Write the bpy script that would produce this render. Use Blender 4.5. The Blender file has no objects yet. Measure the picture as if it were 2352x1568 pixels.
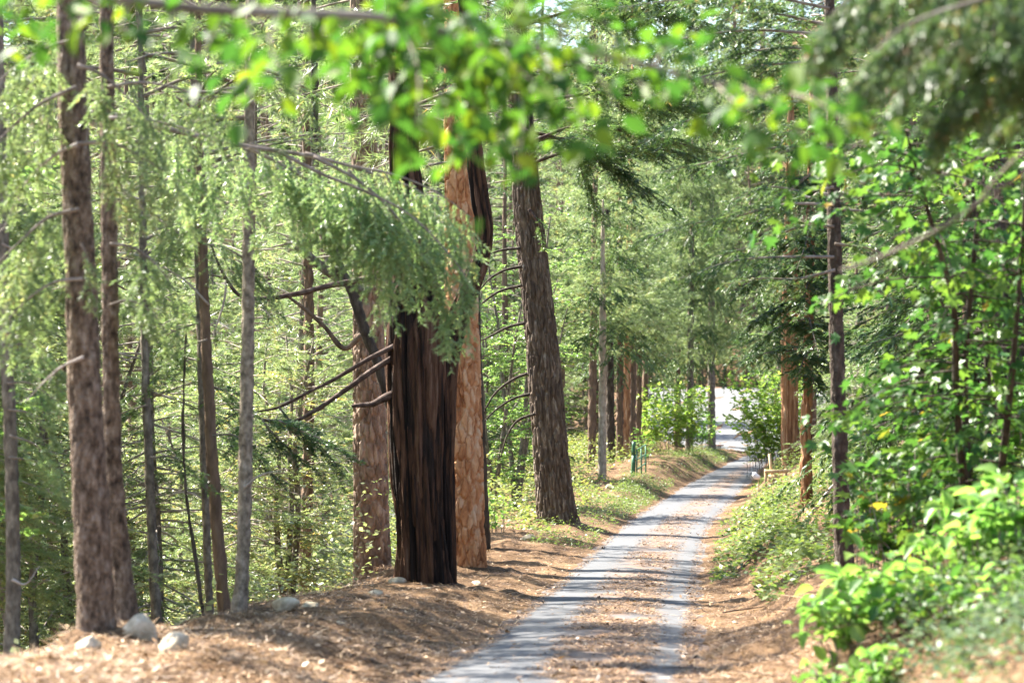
import bpy, math, random
import numpy as np
from mathutils import Vector, Matrix

SC = bpy.context.scene
COL = SC.collection

# ------------------------------------------------------------------ camera, sky, sun, exposure
FPX = 5553.0                     # focal length in units of a 2352-wide frame (85 mm on 36 mm)
EYE = np.array([0.0, 0.0, 1.6])
cam = bpy.data.cameras.new("camera")
cam.lens = 85.0
cam.sensor_width = 36.0
cam.clip_start = 0.2
cam.clip_end = 2000.0
cam.dof.use_dof = True
cam.dof.focus_distance = 52.0
cam.dof.aperture_fstop = 2.0
cam_o = bpy.data.objects.new("camera", cam)
COL.objects.link(cam_o)
cam_o.location = EYE
cam_o.rotation_euler = (math.radians(90), 0, 0)
SC.camera = cam_o

SUN_AZ = math.radians(-54)       # from the view direction, to the left and a little beyond
SUN_EL = math.radians(47)
world = bpy.data.worlds.new("World")
SC.world = world
world.use_nodes = True
wn = world.node_tree
bg = wn.nodes["Background"]
sky = wn.nodes.new("ShaderNodeTexSky")
sky.sky_type = 'NISHITA'
sky.sun_disc = False
sky.sun_elevation = SUN_EL
sky.sun_rotation = SUN_AZ
wn.links.new(sky.outputs[0], bg.inputs[0])
bg.inputs[1].default_value = 0.085
sl = bpy.data.lights.new("sun", 'SUN')
sl.energy = 5.0
sl.angle = math.radians(0.55)
sl.color = (1.0, 0.94, 0.84)
sun_o = bpy.data.objects.new("sun", sl)
COL.objects.link(sun_o)
SUNV = Vector((math.sin(SUN_AZ) * math.cos(SUN_EL), math.cos(SUN_AZ) * math.cos(SUN_EL), math.sin(SUN_EL)))
sun_o.rotation_euler = SUNV.to_track_quat('Z', 'Y').to_euler()
sun_o.location = (-30, 20, 60)
SC.view_settings.view_transform = 'Standard'
SC.view_settings.look = 'None'
SC.view_settings.gamma = 1.0
SC.view_settings.use_curve_mapping = False
SC.view_settings.exposure = 2.58
cy = SC.cycles
cy.max_bounces = 8
cy.diffuse_bounces = 6
cy.glossy_bounces = 2
cy.transmission_bounces = 6
cy.transparent_max_bounces = 4
cy.sample_clamp_indirect = 6.0
cy.use_denoising = True

R = np.random.default_rng(7)


def P(px, py, d):
    return np.array([(px - 1176.0) / FPX * d, d, 1.6 - (py - 784.0) / FPX * d])


def PL(rows, d):
    """rows of (px, py[, depth]) -> world points"""
    return np.array([P(r[0], r[1], r[2] if len(r) > 2 else d) for r in rows])


# ------------------------------------------------------------------ numpy noise
def _h(i, j, k, s):
    n = (i.astype(np.int64) * 374761393 + j.astype(np.int64) * 668265263 + k.astype(np.int64) * 1274126177 + s * 974711) & 0xFFFFFFFF
    n = ((n ^ (n >> 13)) * 1274126177) & 0xFFFFFFFF
    n = n ^ (n >> 16)
    return (n & 0xFFFFFF) / float(0xFFFFFF)


def noise(x, y, z, s=0):
    x, y, z = np.broadcast_arrays(np.asarray(x, float), np.asarray(y, float), np.asarray(z, float))
    i, j, k = np.floor(x), np.floor(y), np.floor(z)
    fx, fy, fz = x - i, y - j, z - k
    fx, fy, fz = fx * fx * (3 - 2 * fx), fy * fy * (3 - 2 * fy), fz * fz * (3 - 2 * fz)
    o = 0
    for a in (0, 1):
        for b in (0, 1):
            for c in (0, 1):
                w = (fx if a else 1 - fx) * (fy if b else 1 - fy) * (fz if c else 1 - fz)
                o = o + w * _h(i + a, j + b, k + c, s)
    return o


def fbm(x, y, z, s=0, n=4):
    o, a, t = 0, 1.0, 0
    for q in range(n):
        o = o + a * noise(x * 2 ** q, y * 2 ** q, z * 2 ** q, s + q)
        t += a
        a *= .5
    return o / t


def voro(x, y, z, s=0):
    i, j, k = np.floor(x), np.floor(y), np.floor(z)
    f1 = np.full(x.shape, 9.0)
    f2 = np.full(x.shape, 9.0)
    idc = np.zeros(x.shape)
    for a in (-1, 0, 1):
        for b in (-1, 0, 1):
            for c in (-1, 0, 1):
                I, J, K = i + a, j + b, k + c
                d = np.sqrt((I + _h(I, J, K, s) - x) ** 2 + (J + _h(I, J, K, s + 11) - y) ** 2 + (K + _h(I, J, K, s + 23) - z) ** 2)
                n1 = d < f1
                f2 = np.where(n1, f1, np.minimum(f2, d))
                idc = np.where(n1, _h(I, J, K, s + 31), idc)
                f1 = np.where(n1, d, f1)
    return f1, f2, idc


def sstep(a, b, x):
    t = np.clip((x - a) / (b - a), 0, 1)
    return t * t * (3 - 2 * t)


# ------------------------------------------------------------------ mesh builder
class MB:
    def __init__(s):
        s.v, s.t, s.q, s.c, s.n = [], [], [], [], 0

    def add(s, v, t=None, q=None, tint=0.0):
        v = np.asarray(v, float).reshape(-1, 3)
        s.v.append(v)
        s.c.append(np.broadcast_to(np.asarray(tint, float), (len(v),)))
        if t is not None and len(t):
            s.t.append(np.asarray(t, int) + s.n)
        if q is not None and len(q):
            s.q.append(np.asarray(q, int) + s.n)
        s.n += len(v)

    def mesh(s, name, mat, smooth=False):
        me = bpy.data.meshes.new(name)
        if s.n:
            v = np.concatenate(s.v)
            t = np.concatenate(s.t) if s.t else np.zeros((0, 3), int)
            q = np.concatenate(s.q) if s.q else np.zeros((0, 4), int)
            me.vertices.add(len(v))
            me.vertices.foreach_set("co", v.astype(np.float32).ravel())
            me.loops.add(t.size + q.size)
            me.loops.foreach_set("vertex_index", np.concatenate([t.ravel(), q.ravel()]).astype(np.int32))
            me.polygons.add(len(t) + len(q))
            st = np.concatenate([np.arange(len(t)) * 3, t.size + np.arange(len(q)) * 4])
            me.polygons.foreach_set("loop_start", st.astype(np.int32))
            if smooth:
                me.polygons.foreach_set("use_smooth", np.ones(len(st), bool))
            a = me.attributes.new("tint", 'FLOAT', 'POINT')
            a.data.foreach_set("value", np.concatenate(s.c).astype(np.float32))
            me.update(calc_edges=True)
        if mat:
            me.materials.append(mat)
        return me

    def build(s, name, mat, parent=None, smooth=False, **kw):
        return link(name, s.mesh(name, mat, smooth), parent, **kw)


def link(name, me, parent=None, kind=None, label=None, cat=None, group=None):
    o = bpy.data.objects.new(name, me)
    COL.objects.link(o)
    if parent:
        o.parent = parent
    tag(o, label, cat, group, kind)
    return o


def tag(o, label=None, cat=None, group=None, kind=None):
    if label:
        o["label"] = label
    if cat:
        o["category"] = cat
    if group:
        o["group"] = group
    if kind:
        o["kind"] = kind
    return o


def thing(name, label, cat, loc=(0, 0, 0), group=None):
    o = bpy.data.objects.new(name, None)
    COL.objects.link(o)
    o.location = tuple(float(c) for c in loc)
    o.empty_display_size = .2
    return tag(o, label, cat, group)


def nrm(a):
    return a / (np.linalg.norm(a, axis=-1, keepdims=True) + 1e-9)


def crom(pts, n):
    """Catmull-Rom through rows of pts (any columns), n samples"""
    p = np.asarray(pts, float)
    if len(p) < 3:
        t = np.linspace(0, 1, n)[:, None]
        return p[0] * (1 - t) + p[-1] * t
    e = np.vstack([2 * p[0] - p[1], p, 2 * p[-1] - p[-2]])
    u = np.linspace(0, len(p) - 1 - 1e-6, n)
    i = u.astype(int)
    t = (u - i)[:, None]
    a, b, c, d = e[i], e[i + 1], e[i + 2], e[i + 3]
    return .5 * (2 * b + (c - a) * t + (2 * a - 5 * b + 4 * c - d) * t ** 2 + (3 * b - a - 3 * c + d) * t ** 3)


def tube(mb, pts, rad, sides=6, tint=0.0, rough=0.0, seed=0, cap=True):
    pts = np.asarray(pts, float)
    n = len(pts)
    rad = np.broadcast_to(np.asarray(rad, float), (n,))
    T = nrm(np.gradient(pts, axis=0))
    ref = np.where(np.abs(T[:, 2:3]) > .9, np.array([[1., 0, 0]]), np.array([[0, 0, 1.]]))
    A = nrm(np.cross(T, ref))
    B = np.cross(T, A)
    u = np.arange(sides) / sides * 2 * math.pi
    ring = A[:, None] * np.cos(u)[None, :, None] + B[:, None] * np.sin(u)[None, :, None]
    rr = rad[:, None] * np.ones((1, sides))
    if rough:
        L = np.cumsum(np.r_[0, np.linalg.norm(np.diff(pts, axis=0), axis=1)])
        rr = rr * (1 + rough * (noise(np.cos(u)[None] * 2 + seed, np.sin(u)[None] * 2, L[:, None] * 5, seed) - .5) * 2)
    v = pts[:, None] + ring * rr[:, :, None]
    idx = np.arange(n * sides).reshape(n, sides)
    a, b = idx[:-1], np.roll(idx[:-1], -1, 1)
    c, d = np.roll(idx[1:], -1, 1), idx[1:]
    q = np.stack([a, b, c, d], -1).reshape(-1, 4)
    v = v.reshape(-1, 3)
    t = None
    if cap:
        v = np.vstack([v, pts[0], pts[-1]])
        k = np.arange(sides)
        t = np.vstack([np.stack([np.full(sides, n * sides), (k + 1) % sides, k], -1),
                       np.stack([np.full(sides, n * sides + 1), (n - 1) * sides + k, (n - 1) * sides + (k + 1) % sides], -1)])
    mb.add(v, t, q, tint)


def frames(X, U):
    X = nrm(X)
    Y = nrm(np.cross(U, X))
    return X, Y, np.cross(X, Y)


def stamp(mb, tv, tt, pos, X, Y, Z, sx, sy, sz=None, tint=0.0):
    N, k = len(pos), len(tv)
    if N == 0:
        return
    sx = np.broadcast_to(np.asarray(sx, float), (N,))[:, None, None]
    sy = np.broadcast_to(np.asarray(sy, float), (N,))[:, None, None]
    sz = sy if sz is None else np.broadcast_to(np.asarray(sz, float), (N,))[:, None, None]
    v = pos[:, None] + tv[None, :, 0, None] * X[:, None] * sx + tv[None, :, 1, None] * Y[:, None] * sy + tv[None, :, 2, None] * Z[:, None] * sz
    f = (np.asarray(tt)[None] + (np.arange(N) * k)[:, None, None]).reshape(-1, np.asarray(tt).shape[1])
    ti = np.repeat(np.broadcast_to(np.asarray(tint, float), (N,)), k)
    if f.shape[1] == 3:
        mb.add(v.reshape(-1, 3), t=f, tint=ti)
    else:
        mb.add(v.reshape(-1, 3), q=f, tint=ti)


NEEDLE = (np.array([[0, -.5, 0], [0, .5, 0], [1, 0, 0.]]), [[0, 1, 2]])
BLADE = (np.array([[0, 0, 0], [.45, .5, .06], [1, 0, 0], [.45, -.5, .06.real]]), [[0, 1, 2, 3]])
PRISM = (np.array([[0, .5, 0], [0, -.25, .43], [0, -.25, -.43], [1, .2, 0], [1, -.1, .17], [1, -.1, -.17]]),
         [[0, 1, 4, 3], [1, 2, 5, 4], [2, 0, 3, 5]])
OVATE = (np.array([[0, 0, 0], [.22, .36, .08], [.55, .5, .10], [.82, .27, .02], [1, 0, -.10], [.82, -.27, .02], [.55, -.5, .10], [.22, -.36, .08], [.5, 0, -.03]]),
         [[0, 8, 2, 1], [8, 4, 3, 2], [0, 7, 6, 8], [8, 6, 5, 4]])


def maple_shape():
    ang = np.radians([-150, -118, -96, -72, -52, -38, -20, -12, 0, 12, 20, 38, 52, 72, 96, 118, 150])
    rad = np.array([.30, .52, .40, .62, .42, .84, .46, .66, 1.0, .66, .46, .84, .42, .62, .40, .52, .30]) * .62
    v = [[.38, 0, 0]]
    for a, r in zip(ang, rad):
        v.append([.38 + r * math.cos(a), r * math.sin(a) * 1.15, .05 - .22 * r * r + .06 * math.sin(a * 4)])
    f = [[0, i, i + 1] for i in range(1, len(ang))] + [[0, len(ang), 1]]
    return np.array(v), f


MAPLE = maple_shape()


# ------------------------------------------------------------------ materials
def mat_new(name):
    m = bpy.data.materials.new(name)
    m.use_nodes = True
    nt = m.node_tree
    nt.nodes.clear()
    out = nt.nodes.new("ShaderNodeOutputMaterial")
    return m, nt, out


def ramp(nt, fac, stops):
    r = nt.nodes.new("ShaderNodeValToRGB")
    e = r.color_ramp.elements
    while len(e) < len(stops):
        e.new(.5)
    for k, (p, c) in enumerate(stops):
        e[k].position = p
        e[k].color = (c[0], c[1], c[2], 1)
    nt.links.new(fac, r.inputs[0])
    return r.outputs[0]


def math_n(nt, op, a, b=None, clamp=False):
    n = nt.nodes.new("ShaderNodeMath")
    n.operation = op
    n.use_clamp = clamp
    for k, x in enumerate((a, b)):
        if x is None:
            continue
        if isinstance(x, (int, float)):
            n.inputs[k].default_value = x
        else:
            nt.links.new(x, n.inputs[k])
    return n.outputs[0]


def noise_n(nt, scale, detail=4, vec=None, stretch=None, rough=.55):
    tc = nt.nodes.new("ShaderNodeTexCoord")
    v = tc.outputs["Object"] if vec is None else vec
    if stretch:
        mp = nt.nodes.new("ShaderNodeMapping")
        mp.inputs["Scale"].default_value = stretch
        nt.links.new(v, mp.inputs[0])
        v = mp.outputs[0]
    n = nt.nodes.new("ShaderNodeTexNoise")
    n.inputs["Scale"].default_value = scale
    n.inputs["Detail"].default_value = detail
    n.inputs["Roughness"].default_value = rough
    nt.links.new(v, n.inputs["Vector"])
    return n.outputs["Fac"]


def leaf_mat(name, stops, transl=.45, rough=.42, spec=.5, tcol=1.25, obj_random=False):
    m, nt, out = mat_new(name)
    if obj_random:
        oi = nt.nodes.new("ShaderNodeObjectInfo")
        fac = oi.outputs["Random"]
    else:
        at = nt.nodes.new("ShaderNodeAttribute")
        at.attribute_name = "tint"
        oi = nt.nodes.new("ShaderNodeObjectInfo")
        fac = math_n(nt, 'ADD', at.outputs["Fac"], math_n(nt, 'MULTIPLY', math_n(nt, 'SUBTRACT', oi.outputs["Random"], .5), .3), True)
    c = ramp(nt, fac, stops)
    p = nt.nodes.new("ShaderNodeBsdfPrincipled")
    p.inputs["Roughness"].default_value = rough
    p.inputs["Specular IOR Level"].default_value = spec
    nt.links.new(c, p.inputs["Base Color"])
    mix = nt.nodes.new("ShaderNodeMix")
    mix.data_type = 'RGBA'
    mix.blend_type = 'MULTIPLY'
    mix.inputs[0].default_value = 1.0
    nt.links.new(c, mix.inputs[6])
    mix.inputs[7].default_value = (tcol * 1.1, tcol * 1.16, tcol * .76, 1)
    tr = nt.nodes.new("ShaderNodeBsdfTranslucent")
    nt.links.new(mix.outputs[2], tr.inputs[0])
    ms = nt.nodes.new("ShaderNodeMixShader")
    ms.inputs[0].default_value = transl
    nt.links.new(p.outputs[0], ms.inputs[1])
    nt.links.new(tr.outputs[0], ms.inputs[2])
    nt.links.new(ms.outputs[0], out.inputs[0])
    return m


def solid_mat(name, stops, scale=6, stretch=None, detail=5, rough=.9, bump=.3, bscale=30, bstretch=None, bdist=.01, tint=0.0, spec=.25):
    m, nt, out = mat_new(name)
    f = noise_n(nt, scale, detail, stretch=stretch, rough=.62)
    if tint:
        at = nt.nodes.new("ShaderNodeAttribute")
        at.attribute_name = "tint"
        f = math_n(nt, 'ADD', f, math_n(nt, 'MULTIPLY', math_n(nt, 'SUBTRACT', at.outputs["Fac"], .5), tint), True)
    c = ramp(nt, f, stops)
    p = nt.nodes.new("ShaderNodeBsdfPrincipled")
    p.inputs["Roughness"].default_value = rough
    p.inputs["Specular IOR Level"].default_value = spec
    nt.links.new(c, p.inputs["Base Color"])
    if bump:
        b = nt.nodes.new("ShaderNodeBump")
        b.inputs["Strength"].default_value = bump
        b.inputs["Distance"].default_value = bdist
        nt.links.new(noise_n(nt, bscale, 4, stretch=bstretch or stretch), b.inputs["Height"])
        nt.links.new(b.outputs[0], p.inputs["Normal"])
    nt.links.new(p.outputs[0], out.inputs[0])
    return m


M = {}
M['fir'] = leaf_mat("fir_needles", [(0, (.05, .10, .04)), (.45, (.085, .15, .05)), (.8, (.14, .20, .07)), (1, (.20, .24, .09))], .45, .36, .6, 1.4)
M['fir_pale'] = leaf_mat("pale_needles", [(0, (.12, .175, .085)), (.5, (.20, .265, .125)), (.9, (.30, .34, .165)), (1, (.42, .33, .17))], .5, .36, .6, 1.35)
M['dark_fir'] = leaf_mat("dark_needles", [(0, (.035, .08, .03)), (.6, (.06, .12, .04)), (1, (.10, .16, .05))], .4, .36, .6, 1.2)  # darker green needles for some of the boughs
M['spray'] = leaf_mat("sunlit_needles", [(0, (.13, .215, .10)), (.5, (.23, .33, .155)), (.9, (.38, .44, .25)), (1, (.46, .38, .2))], .5, .34, .7, 1.25)  # sunlight painted into the colour; these boughs hang under shading crowns
M['cedar'] = leaf_mat("cedar_sprays", [(0, (.045, .095, .038)), (.5, (.08, .14, .05)), (.92, (.13, .18, .065)), (1, (.28, .17, .08))], .42, .4, .5, 1.35)
M['pine'] = leaf_mat("pine_needles", [(0, (.12, .175, .085)), (.6, (.205, .265, .13)), (.93, (.30, .33, .165)), (1, (.44, .30, .13))], .48, .34, .6, 1.35)
M['broad'] = leaf_mat("broad_leaves", [(0, (.11, .195, .06)), (.5, (.185, .29, .09)), (.9, (.28, .36, .12)), (1, (.46, .32, .07))], .55, .33, .6, 1.35)
M['oak'] = leaf_mat("oak_leaves", [(0, (.14, .185, .09)), (.5, (.24, .28, .135)), (.84, (.36, .37, .17)), (1, (.56, .36, .11))], .5, .25, .9, 1.3)
M['near_leaf'] = leaf_mat("near_leaves", [(0, (.03, .085, .016)), (.5, (.055, .135, .018)), (.8, (.11, .19, .015)), (1, (.19, .24, .015))], .5, .5, .22, 1.3, obj_random=True)
M['near_mass'] = leaf_mat("near_leaf_mass", [(0, (.03, .085, .016)), (.5, (.055, .135, .018)), (.8, (.11, .19, .015)), (1, (.19, .24, .015))], .5, .5, .22, 1.3)
M['lime_leaf'] = leaf_mat("lime_leaves", [(0, (.09, .195, .045)), (.5, (.14, .265, .06)), (1, (.22, .32, .075))], .5, .4, .35, 1.45, obj_random=True)
M['lime_mass'] = leaf_mat("lime_leaf_mass", [(0, (.09, .195, .045)), (.5, (.14, .265, .06)), (1, (.22, .32, .075))], .5, .4, .35, 1.45)
M['sun_leaf'] = leaf_mat("sunlit_yellow_green_leaves", [(0, (.13, .24, .045)), (.5, (.20, .31, .065)), (1, (.30, .36, .09))], .58, .4, .3, 1.35, obj_random=True)  # far bushes stand in shade, so their sunlight is put into the leaf colour
M['sun_mass'] = leaf_mat("sunlit_yellow_green_leaf_mass", [(0, (.13, .24, .045)), (.5, (.20, .31, .065)), (1, (.30, .36, .09))], .58, .4, .3, 1.35)  # same painted-in sunlight for the joined leaves
M['maple_leaf'] = leaf_mat("maple_leaves", [(0, (.04, .11, .025)), (.5, (.07, .15, .03)), (.93, (.12, .19, .03)), (1, (.32, .22, .03))], .5, .4, .32, obj_random=True)
M['maple_mass'] = leaf_mat("maple_leaf_mass", [(0, (.04, .11, .025)), (.5, (.07, .15, .03)), (.93, (.12, .19, .03)), (1, (.32, .22, .03))], .5, .4, .32)
M['weed'] = leaf_mat("weed_leaves", [(0, (.08, .14, .035)), (.5, (.14, .19, .05)), (.85, (.22, .24, .07)), (1, (.34, .27, .12))], .45, .45, .4)
M['blue_weed'] = leaf_mat("grey_green_leaves", [(0, (.04, .085, .035)), (.6, (.085, .135, .055)), (1, (.17, .20, .09))], .35, .45, .35)
M['litter'] = leaf_mat("needle_litter", [(0, (.045, .024, .012)), (.35, (.13, .068, .032)), (.75, (.30, .175, .085)), (1, (.55, .40, .25))], .1, .5, .4)
M['bark_fir'] = solid_mat("fir_bark", [(.3, (.03, .021, .015)), (.43, (.10, .07, .048)), (.55, (.18, .13, .092)), (.67, (.27, .215, .165)), (.8, (.36, .31, .25))], 19, (1, 1, .55), 6, bump=1.0, bscale=48, bdist=.04, tint=.14)
M['bark_slim'] = solid_mat("slim_bark", [(.25, (.02, .015, .012)), (.45, (.055, .04, .03)), (.6, (.10, .078, .06)), (.76, (.24, .20, .165))], 9, (1, 1, .6), bump=.9, bscale=40, bdist=.03)
M['bark_grey'] = solid_mat("grey_bark", [(.25, (.045, .038, .03)), (.45, (.12, .10, .078)), (.6, (.21, .18, .14)), (.75, (.33, .29, .235))], 14, (1, 1, .6), bump=.6, bscale=50, bdist=.02)
M['bark_brown'] = solid_mat("brown_bark", [(.25, (.05, .034, .024)), (.5, (.14, .095, .065)), (.75, (.24, .165, .11))], 8, (1, 1, .3), bump=.9, bscale=22, bdist=.03)
M['bark_pond'] = solid_mat("ponderosa_bark", [(.2, (.20, .08, .035)), (.42, (.44, .195, .085)), (.6, (.56, .295, .15)), (.8, (.64, .43, .28))], 5, (1, 1, .6), bump=.7, bscale=38, bdist=.01, tint=.35)
M['bark_pond2'] = solid_mat("furrowed_pine_bark", [(.2, (.10, .066, .048)), (.42, (.20, .135, .098)), (.6, (.30, .21, .155)), (.8, (.42, .33, .26))], 6, (1, 1, .5), bump=.7, bscale=38, bdist=.01, tint=.3)
M['bark_doug'] = solid_mat("douglas_bark", [(.25, (.04, .029, .022)), (.45, (.092, .066, .049)), (.6, (.145, .108, .08)), (.76, (.30, .25, .20))], 14, (1, 1, .22), bump=.7, bscale=60, bdist=.012, tint=.25)
M['bark_cedar'] = solid_mat("cedar_bark", [(.3, (.009, .006, .005)), (.44, (.024, .015, .011)), (.55, (.078, .038, .021)), (.68, (.135, .074, .046)), (.84, (.23, .16, .11))], 11, (1, 1, .09), 7, bump=1.0, bscale=42, bdist=.05, bstretch=(1, 1, .13), tint=.28)
M['bark_redcedar'] = solid_mat("red_cedar_bark", [(.25, (.14, .062, .03)), (.45, (.29, .14, .07)), (.6, (.42, .23, .12)), (.8, (.52, .36, .24))], 9, (1, 1, .12), bump=.8, bscale=30, bdist=.02, bstretch=(1, 1, .1), tint=.3)
M['bark_tan'] = solid_mat("tan_bark", [(.3, (.075, .06, .045)), (.45, (.19, .155, .115)), (.58, (.30, .25, .19)), (.72, (.42, .36, .29))], 14, (1, 1, .8), bump=.7, bscale=45, bdist=.02)
M['bark_pale'] = solid_mat("pale_bark", [(.25, (.16, .125, .09)), (.5, (.34, .28, .21)), (.75, (.50, .43, .34))], 12, (1, 1, .5), bump=.6, bscale=40)
M['bark_dark'] = solid_mat("dark_bark", [(.3, (.022, .017, .013)), (.5, (.055, .042, .032)), (.75, (.13, .105, .08))], 10, (1, 1, .3), bump=.8, bscale=25, bdist=.03)
M['twig'] = solid_mat("twig_bark", [(.3, (.09, .07, .055)), (.5, (.19, .155, .125)), (.75, (.34, .29, .245))], 5, bump=0)
M['deadwood'] = solid_mat("dead_branch", [(.3, (.030, .019, .016)), (.5, (.075, .048, .038)), (.75, (.17, .13, .11))], 9, (1, 1, 1), bump=.6, bscale=40)
M['pale_twig'] = solid_mat("pale_twig", [(.3, (.22, .18, .15)), (.5, (.36, .31, .27)), (.75, (.52, .46, .41))], 5, bump=0)


# ------------------------------------------------------------------ the lie of the land
_yy = np.arange(-20, 520, .5)


def tab(rows, win=9):
    a = np.array(rows, float)
    t = np.interp(_yy, a[:, 0], a[:, 1])
    s0 = (a[1, 1] - a[0, 1]) / (a[1, 0] - a[0, 0])
    t = np.where(_yy < a[0, 0], a[0, 1] + (_yy - a[0, 0]) * s0, t)
    k = int(win / .5) | 1
    w = np.hanning(k + 2)[1:-1]
    w /= w.sum()
    p = np.pad(t, k // 2, mode='edge')
    t2 = np.convolve(p, w, 'valid')
    return lambda y: np.interp(y, _yy, t2)


ROADZ = tab([(0, 0), (20, -1.22), (28, -1.86), (44, -2.73), (66, -3.46), (104, -4.5), (140, -5.36), (170, -5.95), (330, -3.4), (500, 3)])
XL = tab([(0, -2.3), (20, -.976), (28, -.333), (44, .903), (66, 2.96), (104, 7.57), (140, 12.7), (162, 16.3), (330, 40)])
XR = tab([(0, .25), (20, 1.53), (28, 2.138), (44, 3.36), (66, 5.34), (104, 10.1), (140, 14.8), (162, 18.6), (330, 42)])
BERM = tab([(0, .3), (14, .3), (20, .30), (28, .32), (34, .16), (40, .04), (46, .02), (60, .15), (80, .22), (92, .5), (112, .75), (135, .6), (155, .2), (200, 0)])
CREST = tab([(0, 2.6), (30, 2.6), (45, 2.7), (60, 3.0), (80, 5.5), (95, 9), (150, 9)])


def ground(x, y, rough=True):
    x, y = np.broadcast_arrays(np.asarray(x, float), np.asarray(y, float))
    rz, xl, xr = ROADZ(y), XL(y), XR(y)
    j = (fbm(x * 1.1, y * .9, 0 * x, 5, 3) - .5)
    ol = xl - x + j * .5
    orr = x - xr + j * .7
    b = BERM(y)
    c = CREST(y)
    zl = rz - .03 + b * sstep(0, 1.5, ol) + .05 * sstep(-.05, .5, ol)
    drop = np.maximum(ol - c, 0)
    near = 1 - sstep(27, 36, y)
    zl = zl - np.minimum((.55 + .35 * near) * drop * sstep(0, 2.5 - 1.5 * near, drop), 5.2 + .04 * drop) * (1 - .75 * sstep(120, 165, y))
    zl = zl + .45 * np.maximum(ol - 48, 0)
    o2 = np.maximum(orr - .5, 0)
    zr = rz - .03 + .10 * np.clip(orr, 0, 1.2) + .42 * o2 * sstep(0, 1.0, o2) * (1 - .6 * sstep(120, 165, y))
    zr = np.where(o2 > 16, zr - .25 * (o2 - 16), zr)
    mid = rz - .035
    z = np.where(ol > 0, zl, np.where(orr > 0, zr, mid))
    if rough:
        amp = np.where(ol > 0, sstep(0, .8, ol), np.where(orr > 0, sstep(0, .8, orr), 0))
        z = z + amp * ((fbm(x * .9, y * .9, 0 * x, 9, 3) - .5) * .30 + (fbm(x * 4, y * 4, 0 * x, 15, 3) - .5) * .12)
    far = sstep(190, 330, y)
    z = z + far * (np.clip(x - 41, 0, 80) * .5 + np.clip(27 - x, 0, 90) * .12 + np.clip(y - 300, 0, 200) * .3 * 1.0)
    return z


_ground0 = ground
MOUND = [(P(975, 1368, 39), .9, .16), (P(1078, 1335, 46), .75, .14), (P(1282, 1218, 63), 1.0, .18), (P(855, 1370, 50), .8, .15), (P(225, 1480, 20.6), .6, .08)]


def ground(x, y, rough=True):
    z = _ground0(x, y, rough)
    for m, r, h in MOUND:
        z = z + h * np.exp(-((x - m[0]) ** 2 + (y - m[1]) ** 2) / r ** 2)
    return z


def gz(x, y):
    return float(ground(np.array([x]), np.array([y]))[0])


def grid_mesh(xs2d, ys2d, z2d):
    n, m = xs2d.shape
    v = np.stack([xs2d, ys2d, z2d], -1).reshape(-1, 3)
    i = np.arange(n * m).reshape(n, m)
    q = np.stack([i[:-1, :-1], i[:-1, 1:], i[1:, 1:], i[1:, :-1]], -1).reshape(-1, 4)
    return v, q


ys = np.concatenate([np.arange(-4, 14, .5), np.arange(14, 60, .16), np.arange(60, 120, .45), np.arange(120, 180, 1.5), np.arange(180, 470, 8)])
sn = np.concatenate([-np.geomspace(110, 5, 34), np.arange(-4.8, 4.8, .13), np.geomspace(4.9, 110, 34)])
Y2, S2 = np.meshgrid(ys, sn, indexing='ij')
X2 = S2 + ((XL(ys) + XR(ys)) / 2)[:, None]
mg = MB()
v_, q_ = grid_mesh(X2, Y2, ground(X2, Y2))
mg.add(v_, q=q_)


def ground_mat():
    m, nt, out = mat_new("forest_floor")
    a = noise_n(nt, 1.3, 5)
    b = noise_n(nt, 28, 5, rough=.7)
    f = math_n(nt, 'ADD', math_n(nt, 'MULTIPLY', a, .45), math_n(nt, 'MULTIPLY', b, .55))
    c = ramp(nt, f, [(.36, (.04, .023, .013)), (.47, (.105, .061, .032)), (.58, (.20, .124, .066)), (.72, (.36, .255, .155))])
    p = nt.nodes.new("ShaderNodeBsdfPrincipled")
    p.inputs["Roughness"].default_value = .95
    p.inputs["Specular IOR Level"].default_value = .15
    nt.links.new(c, p.inputs["Base Color"])
    bm = nt.nodes.new("ShaderNodeBump")
    bm.inputs["Strength"].default_value = .9
    bm.inputs["Distance"].default_value = .03
    nt.links.new(noise_n(nt, 35, 5), bm.inputs["Height"])
    nt.links.new(bm.outputs[0], p.inputs["Normal"])
    nt.links.new(p.outputs[0], out.inputs[0])
    return m


M['ground'] = ground_mat()
mg.build("forest_floor", M['ground'], None, True, kind="structure")


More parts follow.
